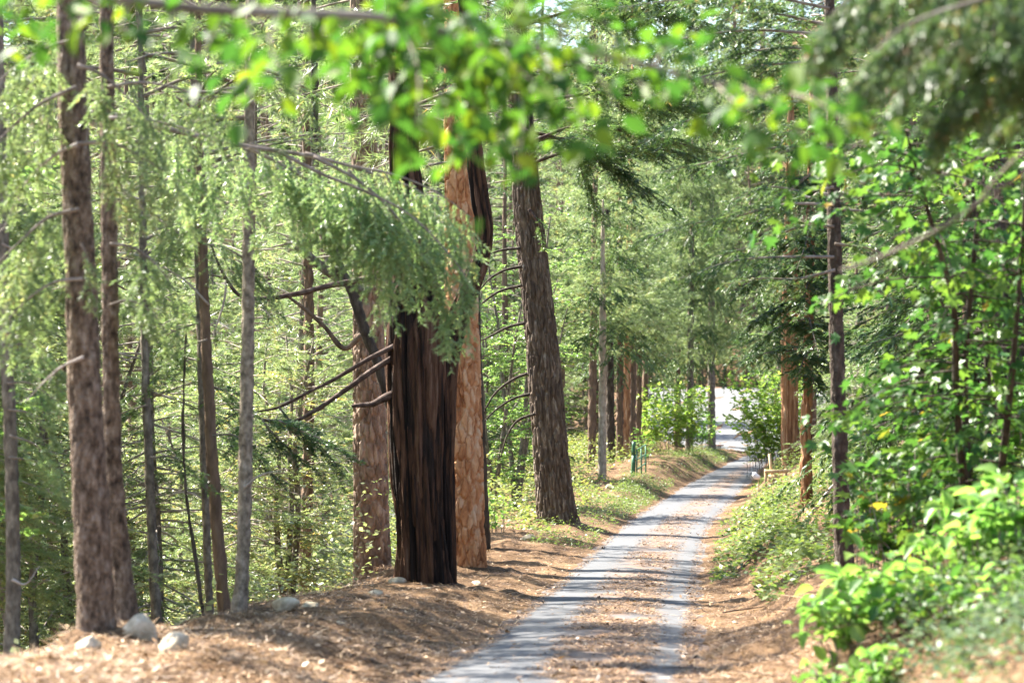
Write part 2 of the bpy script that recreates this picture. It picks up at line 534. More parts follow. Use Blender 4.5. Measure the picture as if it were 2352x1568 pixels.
def asphalt_mat(name, base):
    m, nt, out = mat_new(name)
    a = noise_n(nt, .7, 4, stretch=(1, .4, 1))
    b = noise_n(nt, 130, 3, rough=.7)
    f = math_n(nt, 'ADD', math_n(nt, 'MULTIPLY', a, .5), math_n(nt, 'MULTIPLY', b, .5))
    c = ramp(nt, f, [(.32, tuple(x * .84 for x in base)), (.5, base), (.68, tuple(x * 1.18 for x in base))])
    # a thin dusting of brown needle dust in blotches along the crown of the road
    g = noise_n(nt, 2.2, 5, stretch=(1, .45, 1), rough=.65)
    at = nt.nodes.new("ShaderNodeAttribute")
    at.attribute_name = "tint"
    k = math_n(nt, 'MULTIPLY', at.outputs["Fac"], math_n(nt, 'MULTIPLY', math_n(nt, 'SUBTRACT', g, .38), 4.0, True), True)
    mx = nt.nodes.new("ShaderNodeMix")
    mx.data_type = 'RGBA'
    nt.links.new(math_n(nt, 'MULTIPLY', k, .75), mx.inputs[0])
    nt.links.new(c, mx.inputs[6])
    mx.inputs[7].default_value = (.20, .115, .065, 1)
    p = nt.nodes.new("ShaderNodeBsdfPrincipled")
    p.inputs["Roughness"].default_value = .85
    p.inputs["Specular IOR Level"].default_value = .3
    nt.links.new(mx.outputs[2], p.inputs["Base Color"])
    bm = nt.nodes.new("ShaderNodeBump")
    bm.inputs["Strength"].default_value = .35
    bm.inputs["Distance"].default_value = .006
    nt.links.new(noise_n(nt, 110, 3), bm.inputs["Height"])
    nt.links.new(bm.outputs[0], p.inputs["Normal"])
    nt.links.new(p.outputs[0], out.inputs[0])
    return m


M['asphalt'] = asphalt_mat("asphalt", (.092, .094, .099))
M['asphalt_far'] = asphalt_mat("pale_asphalt", (.125, .125, .128))


def band(y):
    """litter band across the lane: centre and half width as a share of the lane's width"""
    return np.interp(y, [0, 20, 28, 44, 66, 90, 140], [.66, .66, .58, .55, .6, .62, .6]), np.interp(y, [0, 20, 28, 44, 66, 140], [.15, .16, .21, .22, .2, .14])


yr = np.concatenate([np.arange(-3, 60, .4), np.arange(60, 168, 1.0)])
u = np.linspace(-.06, 1.06, 25)
YY, UU = np.meshgrid(yr, u, indexing='ij')
XX = XL(YY) + (XR(YY) - XL(YY)) * UU
ZZ = ROADZ(YY) - .035 * (2 * UU - 1) ** 2 + .012 + (fbm(XX * .5, YY * .5, 0 * XX, 3, 2) - .5) * .03
bc, bw = band(YY)
tint = np.exp(-((UU - bc) / bw) ** 4) + sstep(.93, 1.05, UU) + sstep(.06, -.05, UU)
mr = MB()
v_, q_ = grid_mesh(XX, YY, ZZ)
mr.add(v_, q=q_, tint=np.clip(tint, 0, 1).ravel())
mr.build("asphalt_lane", M['asphalt'], None, True, kind="structure")

yr = np.arange(158, 292, 4.0)
YY, UU = np.meshgrid(yr, np.linspace(0, 1, 14), indexing='ij')
XC = np.interp(YY, [158, 175, 200, 330], [17.5, 17.5, 19, 34])
HW = np.interp(YY, [158, 172, 200, 330], [2.5, 6, 9.5, 15])
XX = XC + (UU * 2 - 1) * HW
ZZ = np.maximum(ground(XX, YY, False), ROADZ(YY)) + .05
mf = MB()
v_, q_ = grid_mesh(XX, YY, ZZ)
mf.add(v_, q=q_)
mf.build("far_road", M['asphalt_far'], None, True, kind="structure")

# pale road down in the valley, glimpsed between the trunks on the left
yr = np.linspace(74, 96, 12)
YY, UU = np.meshgrid(yr, np.linspace(0, 1, 30), indexing='ij')
XX = -30 + UU * 27
ZZ = ground(XX, YY, False).min() * 0 + ground(XX, YY, True) + .12
mv = MB()
v_, q_ = grid_mesh(XX, YY, ZZ)
mv.add(v_, q=q_)
mv.build("valley_road", M['asphalt_far'], None, True, kind="structure")


# ------------------------------------------------------------------ plant growth
def leafy(mb, S, D, L, rng, style, dens=1.0, size=1.0, droop=.15, t0=None, t1=None):
    """put needles or leaves along twigs that start at S, run along D for L"""
    cfg = {'fir': (.018, .055, .013), 'cedar': (.020, .062, .019), 'pine': (.006, .17, .009), 'broad': (.045, .075, .05),
           'oak': (.030, .046, .027), 'weep': (.012, .042, .011), 'cedar_fine': (.012, .042, .012)}[style]
    sp = cfg[0] / dens * size
    nl, nw = cfg[1] * size, cfg[2] * size
    cnt = np.maximum(1, (L / sp)).astype(int)
    if style == 'pine':
        cnt = np.maximum(6, (cnt * .35)).astype(int)
    k = np.repeat(np.arange(len(S)), cnt)
    n = len(k)
    f = rng.random(n)
    if style == 'pine':
        f = .72 + .28 * f
    d, l = D[k], L[k][:, None]
    pos = S[k] + d * l * f[:, None]
    pos[:, 2] -= droop * L[k] * f ** 2
    d = d.copy()
    d[:, 2] -= 2 * droop * f
    d = nrm(d)
    up = np.tile(np.array([[0, 0, 1.]]), (n, 1)) + rng.normal(0, .25, (n, 3))
    X, Y, Z = frames(d, up)
    sg = np.where(rng.random(n) < .5, -1, 1)[:, None]
    if style in ('fir', 'weep'):
        a = rng.uniform(.5, 1.15, n)[:, None]
        dr = X * np.cos(a) + Y * sg * np.sin(a) + Z * rng.normal(.12, .3, (n, 1))
        shape = NEEDLE
        sl = nl * rng.uniform(.7, 1.25, n)
    elif style in ('cedar', 'cedar_fine'):
        a = rng.uniform(.3, .8, n)[:, None]
        dr = X * np.cos(a) + Y * sg * np.sin(a) + Z * rng.normal(-.12, .2, (n, 1))
        shape = NEEDLE
        sl = nl * rng.uniform(.6, 1.5, n)
    elif style == 'pine':
        dr = X * .8 + rng.normal(0, .55, (n, 3))
        shape = NEEDLE
        sl = nl * rng.uniform(.7, 1.2, n)
    else:
        a = rng.uniform(.5, 1.4, n)[:, None]
        dr = X * np.cos(a) + Y * sg * np.sin(a) + np.array([[0, 0, -.25]]) + rng.normal(0, .25, (n, 3))
        shape = BLADE
        sl = nl * rng.uniform(.6, 1.25, n)
    up2 = np.array([[0, 0, 1.]]) + rng.normal(0, .45, (n, 3))
    X, Y, Z = frames(dr, up2)
    base_t = rng.random(len(S))[k] * .5
    stamp(mb, shape[0], shape[1], pos, X, Y, Z, sl, nw * rng.uniform(.8, 1.2, n), tint=np.clip(base_t + rng.random(n) * .5, 0, 1))


def twigwood(mb, S, D, L, w, droop=.15):
    up = np.tile(np.array([[0, 0, 1.]]), (len(S), 1)) + .01
    D2 = D.copy()
    D2[:, 2] -= droop * .7
    X, Y, Z = frames(D2, up)
    stamp(mb, PRISM[0], PRISM[1], S, X, Y, Z, L, w)


def branch(mw, ml, rng, p0, d0, L, r0, style, sag=.15, tw=.35, tsp=.16, sub=True, dens=1., size=1., start=.2, hang=0., axis=None, leafdroop=.15, bare=False, wig=.06, sides=5):
    """one limb with side twigs, sub-twigs and foliage; axis gives a traced limb instead of a grown one"""
    if axis is None:
        n = max(5, int(L / .35) + 2)
        t = np.linspace(0, 1, n)
        d0 = np.asarray(d0, float) / np.linalg.norm(d0)
        pts = p0 + d0 * (L * t)[:, None]
        pts[:, 2] -= sag * L * t ** 2
        w = rng.normal(0, wig * L / 5, (n, 3)).cumsum(0) * .5
        pts = pts + w * t[:, None]
    else:
        pts = crom(axis, max(6, len(axis) * 5))
        L = np.linalg.norm(np.diff(pts, axis=0), axis=1).sum()
        t = np.linspace(0, 1, len(pts))
    if mw is not None:
        tube(mw, pts, r0 * (1 - .85 * t), sides)
    T = nrm(np.gradient(pts, axis=0))
    m = max(2, int(L * (1 - start) / tsp))
    f = start + (1 - start) * (np.arange(m) + rng.random(m)) / m
    S = np.stack([np.interp(f, t, pts[:, c]) for c in range(3)], -1)
    A = nrm(np.stack([np.interp(f, t, T[:, c]) for c in range(3)], -1))
    side = nrm(np.cross(A, np.array([[0, 0, 1.]])) + 1e-6)
    sg = np.where(np.arange(m) % 2 == 0, 1, -1)[:, None]
    D = A * rng.uniform(.5, .9, (m, 1)) + side * sg * rng.uniform(.6, 1., (m, 1)) + rng.normal(0, .22, (m, 3))
    D = nrm(D)
    if hang:
        D = nrm(D * (1 - hang) + np.array([[0, 0, -1.]]) * hang + rng.normal(0, .06, (m, 3)))
    ln = tw * L * (1.05 - f) ** .6 * rng.uniform(.6, 1.15, m) if not hang else tw * rng.uniform(.4, 1.1, m) * (1.15 - .5 * f)
    ln = np.maximum(ln, .12)
    if mw is not None:
        twigwood(mw, S, D, ln, np.maximum(.006, r0 * .28) * np.ones(m), leafdroop)
    S2, D2, L2 = S, D, ln
    if sub:
        ks = np.maximum(2, (ln / (tsp * .75))).astype(int)
        k = np.repeat(np.arange(m), ks)
        n2 = len(k)
        g = .15 + .85 * rng.random(n2)
        s2 = S[k] + D[k] * (ln[k] * g)[:, None]
        s2[:, 2] -= leafdroop * ln[k] * g ** 2
        sd = nrm(np.cross(D[k], np.array([[0, 0, 1.]])) + 1e-6)
        d2 = nrm(D[k] * .75 + sd * np.where(rng.random(n2) < .5, 1, -1)[:, None] * .75 + rng.normal(0, .2, (n2, 3)))
        l2 = np.maximum(.07, ln[k] * .5 * (1.1 - g) * rng.uniform(.6, 1.2, n2))
        if mw is not None and bare:
            twigwood(mw, s2, d2, l2, .006, leafdroop)
        S2, D2, L2 = np.vstack([S, s2]), np.vstack([D, d2]), np.r_[ln, l2]
    if ml is not None and not bare:
        leafy(ml, S2, D2, L2, rng, style, dens, size, leafdroop)


def trunk_surface(mb, path, rad, style, seed, nu=40, dz=.12, flare=1.0, fine_to=None):
    """path (n,3) and radii with a bark relief; path runs upward"""
    path, rad = np.asarray(path, float), np.asarray(rad, float)
    a = crom(np.c_[path, rad], 400)
    z = np.cumsum(np.r_[0, np.linalg.norm(np.diff(a[:, :3], axis=0), axis=1)])
    if fine_to is None:
        zs = np.linspace(0, z[-1], max(8, int(z[-1] / dz)))
    else:                                   # fine rows where the bark is seen, coarse ones up in the crown
        zc = float(np.interp(fine_to, a[:, 2], z))
        zs = np.r_[np.linspace(0, zc, max(4, int(zc / dz))), np.linspace(zc, z[-1], max(3, int((z[-1] - zc) / .35)))[1:]]
    n = len(zs)
    a = np.stack([np.interp(zs, z, a[:, c]) for c in range(4)], -1)
    pts, r = a[:, :3], a[:, 3]
    z = np.cumsum(np.r_[0, np.linalg.norm(np.diff(pts, axis=0), axis=1)])
    u = np.arange(nu) / nu * 2 * math.pi
    cu, su = np.cos(u)[None], np.sin(u)[None]
    rr = r[:, None] * np.ones((1, nu))
    zz = z[:, None] * np.ones((1, nu))
    X, Y = rr * cu + seed * 3.1, rr * su
    if flare:
        root = np.exp(-zz / (.9 * r[0] + .15))
        rr = rr * (1 + flare * root * (.18 + .35 * (noise(cu * 1.6 + seed, su * 1.6, zz * 0, seed) - .3)))
    tnt = np.full(rr.shape, .5)
    if style == 'cedar':
        k = max(.55, float(np.mean(r)) / .42)
        lob = noise(X * 2.6, Y * 2.6, zz * .12, seed) - .5
        wob = (noise(X * 2, Y * 2, zz * .5, seed + 5) - .5) * .9
        f1, f2, idc = voro((X + wob * .09) / (.12 * k), (Y + wob * .09) / (.12 * k), zz / 2.6, seed)
        edge = sstep(0, .45, f2 - f1)
        fine = noise(X * 45, Y * 45, zz * 1.3, seed + 2) - .5 + .9 * (noise(X * 28, Y * 28, zz * 5, seed + 4) - .5)
        rr = rr * (1 + .22 * lob) + k * (.10 * edge + .085 * (idc - .5) + .03 * fine) - .06 * k
        tnt = idc
    elif style == 'plates':
        k = max(.6, float(np.mean(r)) / .32)
        f1, f2, idc = voro(X / (.12 * k) + .7 * noise(X * 6, Y * 6, zz * 3, 3) + .3 * noise(X * 22, Y * 22, zz * 16, 5), Y / (.12 * k) + .3 * noise(X * 22, Y * 22, zz * 16, 6), zz / (.36 * k) + .5 * noise(X * 7, Y * 7, zz * 4, 4) + .2 * noise(X * 25, Y * 25, zz * 18, 7), seed)
        wv = .05 + .13 * noise(X * 5, Y * 5, zz * 2, seed + 9)
        edge = sstep(0, 1, (f2 - f1 - .4 * wv) / (wv + .04))
        rr = rr + k * (.058 * edge + .008 * (idc - .5) + .012 * (noise(X * 40, Y * 40, zz * 30, seed) - .5) + .03 * (fbm(X * 6, Y * 6, zz * 4, seed + 8, 2) - .5)) - .045 * k
        tnt = idc
    elif style == 'furrow':
        f1, f2, idc = voro(X / .085 + .6 * noise(X * 5, Y * 5, zz * 3, 3), Y / .085, zz / .5 + .3 * noise(X * 20, Y * 20, zz * 9, 8), seed)
        edge = sstep(.04, .3, f2 - f1)
        rr = rr + .065 * edge + .006 * (idc - .5) + .016 * (noise(X * 40, Y * 40, zz * 12, seed) - .5) - .045
        tnt = idc
    else:
        nn = fbm(X * 10, Y * 10, zz * 5, seed, 3) - .5
        kn = sstep(.80, .9, noise(X * 6, Y * 6, zz * 4, seed + 3))
        f1, f2, idc = voro(X / .05, Y / .05, zz / .11, seed)
        rr = rr * (1 + .16 * nn + .10 * kn) + .014 * sstep(0, .3, f2 - f1) + .012 * (idc - .5) - .01
        tnt = idc
    v = pts[:, None] + np.stack([np.broadcast_to(cu, rr.shape) * rr, np.broadcast_to(su, rr.shape) * rr, 0 * rr], -1)
    i = np.arange(n * nu).reshape(n, nu)
    q = np.stack([i[:-1], np.roll(i[:-1], -1, 1), np.roll(i[1:], -1, 1), i[1:]], -1).reshape(-1, 4)
    vv = np.vstack([v.reshape(-1, 3), pts[-1]])
    kk = np.arange(nu)
    t = np.stack([np.full(nu, n * nu), i[-1][kk], i[-1][(kk + 1) % nu]], -1)
    mb.add(vv, t, q, np.r_[tnt.ravel(), .5])


# ------------------------------------------------------------------ background tree prototypes
def make_proto(kind, seed):
    """returns (trunk mesh, limb mesh, crown mesh), base at the origin"""
    rng = np.random.default_rng(seed)
    tr, lm, cr = MB(), MB(), MB()
    if kind in ('fir', 'cedar', 'pine'):
        H = {'fir': 17, 'cedar': 15, 'pine': 19}[kind] * rng.uniform(.93, 1.07)
        r0 = {'fir': .11, 'cedar': .16, 'pine': .17}[kind]
        n = 9
        zz = np.linspace(-.8, H, n)
        lean = rng.normal(0, .02, 2)
        path = np.stack([zz * lean[0] + rng.normal(0, .05, n), zz * lean[1] + rng.normal(0, .05, n), zz], -1)
        trunk_surface(tr, path, r0 * np.linspace(1.05, .12, n), 'smooth', seed, 14, .5, .6)
        cf = {'fir': .9, 'cedar': .6, 'pine': 2.6}[kind]
        nb = {'fir': 125, 'cedar': 115, 'pine': 100}[kind]
        Rm = {'fir': 3.1, 'cedar': 2.7, 'pine': 3.2}[kind]
        for i in range(nb):
            g = ((i + rng.random()) / nb) ** 1.25
            z = cf + (H - .6 - cf) * g
            lo = z < 11.5
            L = Rm * (1 - g) ** .65 * rng.uniform(.55, 1.15) + .25
            az = rng.random() * 6.283
            p0 = np.array([np.interp(z, zz, path[:, 0]), np.interp(z, zz, path[:, 1]), z])
            el = {'fir': -.15 + .5 * g, 'cedar': -.1 + .5 * g, 'pine': .12 + .4 * g}[kind]
            d = np.array([math.cos(az), math.sin(az), el + rng.normal(0, .22)])
            if kind == 'pine':
                branch(lm, cr, rng, p0, d, L, .03, 'pine', .05, .38, .2 if lo else .5, True, 2.6 if lo else 1.0, 1.15 if lo else 2.0, .3, leafdroop=.0)
            else:
                branch(lm, cr, rng, p0, d, L, .024, kind, .16 if kind == 'fir' else .22, .42, .24 if lo else .55, True,
                       3.8 if lo else 1.6, 1.5 if lo else 2.8, .18, leafdroop=.22 if kind == 'fir' else .4)
        for i in range({'fir': 44, 'cedar': 10, 'pine': 44}[kind]):
            z = rng.uniform(.8, cf + 4)
            az = rng.random() * 6.283
            p0 = np.array([np.interp(z, zz, path[:, 0]), np.interp(z, zz, path[:, 1]), z])
            branch(lm, None, rng, p0, np.array([math.cos(az), math.sin(az), rng.uniform(-.3, .3)]), rng.uniform(.7, 2.3), .018, kind, .12, .3, .22, True, bare=True, wig=.25, sides=4)
    else:
        H = {'broad': 9.5, 'oak': 7.5}[kind] * rng.uniform(.9, 1.15)
        for s in range(3):
            n = 7
            t = np.linspace(0, 1, n)
            a = rng.random() * 6.283
            sp = rng.uniform(.4, 1.6)
            path = np.stack([math.cos(a) * sp * t ** 1.3 + rng.normal(0, .1, n) * t, math.sin(a) * sp * t ** 1.3 + rng.normal(0, .1, n) * t, -.6 + (H * rng.uniform(.75, 1)) * t], -1)
            trunk_surface(tr, path, .10 * (1 - .85 * t) + .008, 'smooth', seed + s, 8, .5, .3)
            for i in range(20):
                g = rng.uniform(.12, 1)
                p0 = np.array([np.interp(g, t, path[:, c]) for c in range(3)])
                az = rng.random() * 6.283
                branch(lm, cr, rng, p0, np.array([math.cos(az), math.sin(az), rng.uniform(0, .7)]), rng.uniform(.9, 2.4) * (1.2 - .5 * g), .02, kind, .1, .42, .2, True,
                       3.0, 1.2, .12, leafdroop=.15, wig=.2, sides=4)
    lmat = {'fir': 'pale_twig', 'pine': 'twig', 'cedar': 'twig', 'broad': 'twig', 'oak': 'pale_twig'}[kind]
    tmat = {'fir': 'bark_grey', 'pine': 'bark_brown', 'cedar': 'bark_brown', 'broad': 'bark_grey', 'oak': 'bark_grey'}[kind]
    cm = {'fir': 'fir_pale', 'pine': 'pine', 'cedar': 'cedar', 'broad': 'broad', 'oak': 'oak'}[kind]
    return (tr.mesh("trunk", M[tmat], True), lm.mesh("limbs", M[lmat]), cr.mesh("crown", M[cm]))


PROTO = {}
for kd, seeds in (('fir', (11, 12)), ('cedar', (21, 22)), ('pine', (31, 32)), ('broad', (41, 42)), ('oak', (51, 52))):
    PROTO[kd] = [make_proto(kd, s) for s in seeds]

NAMES = {'fir': 'fir_tree', 'cedar': 'cedar_tree', 'pine': 'pine_tree', 'broad': 'leafy_tree', 'oak': 'oak_tree'}


BG = []


def plant(kind, px, d, label, group, scale=1.0, x=None, seed=0, zoff=0.0, extra=1, lift=0.0):
    rng = random.Random(seed * 7919 + int(px * 3) + int(d * 17))
    X = (px - 1176) / FPX * d if x is None else x
    z = gz(X, d) + zoff
    pr = PROTO[kind][rng.randrange(2)]
    t = thing(NAMES[kind], label, {'fir': 'conifer', 'cedar': 'conifer', 'pine': 'pine', 'broad': 'tree', 'oak': 'tree'}[kind], (X, d, z), group)
    s = scale * rng.uniform(.88, 1.12)
    t.scale = (s, s, s)
    t.rotation_euler = (0, 0, rng.random() * 6.283)
    link("trunk", pr[0], t)
    for nm, me in (("branchwork", pr[1]), ("crown", pr[2])):
        link(nm, me, t).location = (0, 0, lift)
    BG.append((t, kind, (X / d * FPX + 1176), d))
    for q in range(extra):
        c = link("crown", PROTO[kind][rng.randrange(2)][2], t)
        c.rotation_euler = (0, 0, 1.7 + 2.1 * q)
        c.scale = (1.12 - .3 * q, 1.12 - .3 * q, .93 - .2 * q)
        c.location = (0, 0, lift)
    return t


LB = {
    'lf': ("slender sunlit fir in the dense stand down the slope behind the big left trunks", "firs down the slope on the left"),
    'lo': ("small glossy-leaved oak filling the slope low behind the left trunks", "oaks down the slope on the left"),
    'lp': ("long-needled pine standing down the slope beyond the big cedar", "pines down the slope beyond the cedar"),
    'lb': ("bright green leafy tree low behind the lane's left edge", "leafy trees beyond the left edge of the lane"),
    'mc': ("dense green conifer standing behind the leaning fir in mid picture", "conifers behind the leaning fir"),
    'rc': ("dark green conifer standing up the right bank behind the shrubs", "conifers up the right bank"),
    'rb': ("broad-leaved tree growing up the right bank behind the shrubs", "leafy trees up the right bank"),
    'fh': ("distant sunlit tree on the rising ground beyond the far road", "distant trees beyond the far road"),
}

# down the slope on the left
k = 0


def row(d, x0, x1, step, kinds, keys, dj=3.0, pj=.35, scale=1.0, skip=(), zo=0.0):
    global k
    px = x0
    while px < x1:
        k += 1
        q = px + R.uniform(-pj, pj) * step
        px += step
        if any(a < q < b for a, b in skip):
            continue
        kd = kinds[k % len(kinds)]
        plant(kd, q, d + R.uniform(-dj, dj), *LB[keys[kd]], seed=k, scale=scale * (.85 if kd == 'broad' else 1.0), extra=1 if (d < 60 and kd != 'fir') or d > 300 else 0, zoff=zo)


KL = {'fir': 'lf', 'cedar': 'lf', 'oak': 'lo', 'pine': 'lp', 'broad': 'lb'}
KM = {'fir': 'mc', 'cedar': 'mc', 'oak': 'lb', 'pine': 'mc', 'broad': 'lb'}
KR = {'fir': 'rc', 'cedar': 'rc', 'oak': 'rb', 'pine': 'rc', 'broad': 'rb'}
KF = {c: 'fh' for c in KL}
row(40, -160, 640, 200, ('oak', 'fir', 'oak'), KL, 2)
row(50, -100, 800, 150, ('fir', 'oak', 'oak'), KL)
row(62, -100, 830, 135, ('oak', 'fir', 'pine', 'oak'), KL)
row(76, -60, 960, 115, ('oak', 'pine', 'fir', 'broad'), KL)
row(98, -60, 1010, 110, ('fir', 'broad', 'pine', 'oak'), KL, scale=1.25)
row(125, -60, 1120, 95, ('broad', 'fir', 'pine'), KL, scale=1.5)
row(165, -40, 1180, 85, ('broad', 'pine', 'fir'), KL, scale=1.9)
row(215, -40, 1330, 85, ('broad', 'fir', 'pine'), KL, scale=2.5)
# trees added along the left edge, crowns lifted, to cast shade over the lane
for kx, (kd, x_, y_, sc_, lf_, lb_) in enumerate([
        ('broad', -7.0, 25.8, 1.0, 3.2, "leafy tree just beyond the picture's left edge, beside the bank"), 
        ('fir', -8.8, 32, 1.0, 5.0, "tall fir added for shade at the left edge, behind the leafy tree"), ('pine', -9.3, 37, 1.0, 5.0, "tall pine added for shade at the left edge down the slope"),
        ('fir', -7.6, 29.5, .8, 4.5, "slender fir added for shade at the left edge, between leafy tree and tall fir"), ('pine', -12.0, 40, 1.1, 5.0, "pine added for shade just outside the left edge, farthest down the slope"),
        ('cedar', -10.5, 42, 1.0, 5.0, "tall cedar added for shade at the left edge farther down the slope"), ('pine', -8.0, 48, 1.0, 5.0, "high-crowned pine added for shade down the slope behind the mossy trunk")]):
    plant(kd, 0, y_, lb_, "trees beyond the left edge", x=x_, seed=900 + kx, scale=sc_, lift=lf_, extra=1)
# between the big trunks and the lane, mid distance
row(74, 1120, 1200, 60, ('broad',), KM)
row(90, 1100, 1250, 70, ('broad', 'cedar'), KM)
row(136, 1130, 1340, 75, ('broad', 'cedar', 'pine'), KM)
row(150, 1150, 1460, 60, ('broad', 'pine', 'cedar'), KM, scale=1.3)
row(190, 1180, 1450, 70, ('pine', 'broad', 'cedar'), KM, scale=1.8)
# up the right bank
row(44, 2190, 2480, 130, ('cedar', 'broad'), KR)
row(56, 2150, 2460, 120, ('broad', 'cedar', 'broad'), KR)
row(74, 2080, 2440, 110, ('broad', 'fir', 'cedar'), KR)
row(98, 2010, 2420, 100, ('cedar', 'broad', 'fir'), KR)
row(130, 1950, 2420, 95, ('broad', 'cedar', 'fir'), KR)
row(165, 1900, 2420, 80, ('cedar', 'fir', 'broad'), KR, scale=1.4)
# beyond the far road
row(225, 1800, 2420, 75, ('pine', 'broad', 'fir', 'cedar'), KF, 5, scale=1.6)
row(285, 1780, 2420, 70, ('broad', 'pine', 'cedar', 'fir'), KF, 8, scale=2.0)
row(293, 1430, 1800, 26, ('broad', 'oak'), KF, 1, scale=1.0, zo=-1.6)
row(300, 1440, 1800, 45, ('broad', 'broad', 'pine'), KF, 4, scale=1.7)
row(345, -40, 2420, 75, ('pine', 'fir', 'broad', 'cedar'), KF, 6, scale=3.0)
row(385, -40, 2420, 75, ('broad', 'cedar', 'pine', 'fir'), KF, 8, scale=3.7)


# ------------------------------------------------------------------ the big trees
def hero_trunk(rows, d, top=14.0, sink=True, lean_top=None):
    """rows (px, py, width px) from the base upward -> path, radii; carried on above the frame, rooted in the ground"""
    pts = [P(r[0], r[1], d) for r in rows]
    rad = [r[2] / 2 / FPX * d for r in rows]
    g = gz(pts[0][0], pts[0][1])
    base = min(g, pts[0][2]) - .35
    dirv = (pts[1] - pts[0]) / max(.05, pts[1][2] - pts[0][2])
    b = pts[0] + dirv * (base - pts[0][2])
    if pts[0][2] - base > .05:
        pts.insert(0, b)
        rad.insert(0, rad[0] * 1.04)
    u = (pts[-1] - pts[-2])
    u = u / max(.01, u[2])
    h = top - pts[-1][2]
    if h > .5:
        for f in (.35, .7, 1.0):
            pts.append(pts[-1 if f == .35 else -1] + u * h * (.35 if f < 1 else .3))
            rad.append(rad[-1] * (.78 if f < 1 else .4))
    return np.array(pts), np.array(rad)


def hero(name, label, cat, rows, d, style, mat, top=14., nu=48, dz=.06, flare=1.0, seed=1, crown=None, crown_mat=None, crown_from=None, nb=26, cl=2.6, group=None):
    path, rad = hero_trunk(rows, d, top)
    root = thing(name, label, cat, path[0], group)
    off = path[0].copy()
    mb = MB()
    trunk_surface(mb, path - off, rad, style, seed, nu, dz, flare, 1.6 + 800 / FPX * d - off[2])
    mb.build("trunk", M[mat], root, True)
    if crown:
        rng = np.random.default_rng(seed + 500)
        lw, cw = MB(), MB()
        z0 = crown_from if crown_from is not None else 1.6 + 784 / FPX * d + .6
        for i in range(nb):
            z = z0 + (top - .5 - z0) * (i + rng.random()) / nb
            p0 = np.array([np.interp(z, path[:, 2], path[:, c]) for c in range(2)] + [z]) - off
            az = rng.random() * 6.283
            branch(lw, cw, rng, p0, np.array([math.cos(az), math.sin(az), rng.uniform(-.1, .5)]), cl * rng.uniform(.5, 1.1), .03, crown, .15, .4, .3, True, 1.6, 2.2, .2, leafdroop=.2, sides=4)
        lw.build("upper_limbs", M['twig'], root)
        cw.build("crown", M[crown_mat or crown], root)
    return root, off, path


def limb(root, off, rows, d, r0, mat='deadwood', name="branch", r1=None, sides=8, rough=.12, seed=3, label=None):
    pts = crom(PL(rows, d), max(8, len(rows) * 6)) - off
    mb = MB()
    n = len(pts)
    tube(mb, pts, np.linspace(r0, r1 if r1 is not None else r0 * .45, n), sides, rough=rough, seed=seed)
    return mb.build(name, M[mat], root, True, label=label)


def spray(root, off, rows, d, style, mat, r0=.02, seed=1, tw=.4, tsp=.12, hang=0., dens=1., size=1., start=.15, drp=.2, wood='twig', name="branch", sub=True, label=None):
    """a traced leafy limb: its wood is the part, its foliage the sub-part"""
    rng = np.random.default_rng(seed)
    w, l = MB(), MB()
    branch(w, l, rng, None, None, 1, r0, style, tw=tw, tsp=tsp, sub=sub, dens=dens, size=size, start=start, hang=hang, axis=PL(rows, d) - off, leafdroop=drp, sides=6)
    b = w.build(name, M[wood], root, False, label=label)
    l.build("foliage", M[mat], b)
    return b


pine1, o1, _ = hero("pine_tree", "thick brown-barked conifer at the far left, rising from the near end of the bank", "conifer",
                    [(230, 1500, 100), (222, 1420, 88), (212, 1250, 82), (200, 1000, 77), (188, 700, 71), (175, 400, 67), (165, 150, 63), (160, 0, 61)], 20.6, 'smooth', 'bark_fir', 13, 72, .05, flare=.4, seed=4, crown='fir', crown_mat='fir', nb=8)
pine2, o2, _ = hero("pine_tree", "slimmer pale-edged conifer growing close behind the thick left trunk and the big rock", "conifer",
                    [(292, 1440, 58), (283, 1330, 48), (266, 1150, 42), (257, 950, 40), (253, 700, 37), (249, 400, 35), (245, 60, 32)], 22.2, 'smooth', 'bark_fir', 13, 40, .05, flare=.5, seed=5)
fir3, o3, _ = hero("fir_tree", "thin trunk at the extreme left edge of the picture, half hidden by pale needles", "conifer",
                   [(26, 1530, 36), (30, 1300, 33), (24, 1000, 30), (10, 700, 28), (4, 400, 26), (-4, 100, 24)], 24.5, 'smooth', 'bark_grey', 12, 28, .07, seed=6, crown='fir', crown_mat='fir', nb=8)
fir4, o4, _ = hero("fir_tree", "thin mossy trunk just right of the big pale rock", "conifer",
                   [(360, 1430, 24), (350, 1250, 22), (340, 1000, 20), (332, 800, 18), (326, 400, 15), (322, 60, 12)], 31, 'smooth', 'bark_grey', 13, 20, .09, seed=7, crown='fir', crown_mat='fir_pale', nb=36, crown_from=2.6)
fir5, o5, _ = hero("fir_tree", "thin straight grey trunk standing third from the right in the group left of the cedar", "conifer",
                   [(482, 1425, 19), (474, 1200, 18), (466, 1000, 18), (458, 700, 16), (450, 400, 14), (442, 60, 12)], 33, 'smooth', 'bark_grey', 13, 20, .09, seed=8, crown='fir', crown_mat='fir_pale', nb=36, crown_from=2.6)
fir6, o6, _ = hero("fir_tree", "dark slightly curved trunk touching the pale trunk left of the cedar", "conifer",
                   [(518, 1425, 30), (508, 1320, 29), (494, 1150, 28), (482, 950, 26), (470, 700, 23), (458, 300, 18), (455, 30, 14)], 31.5, 'smooth', 'bark_brown', 14, 24, .08, seed=9, crown='fir', crown_mat='fir_pale', nb=40, crown_from=3.2)
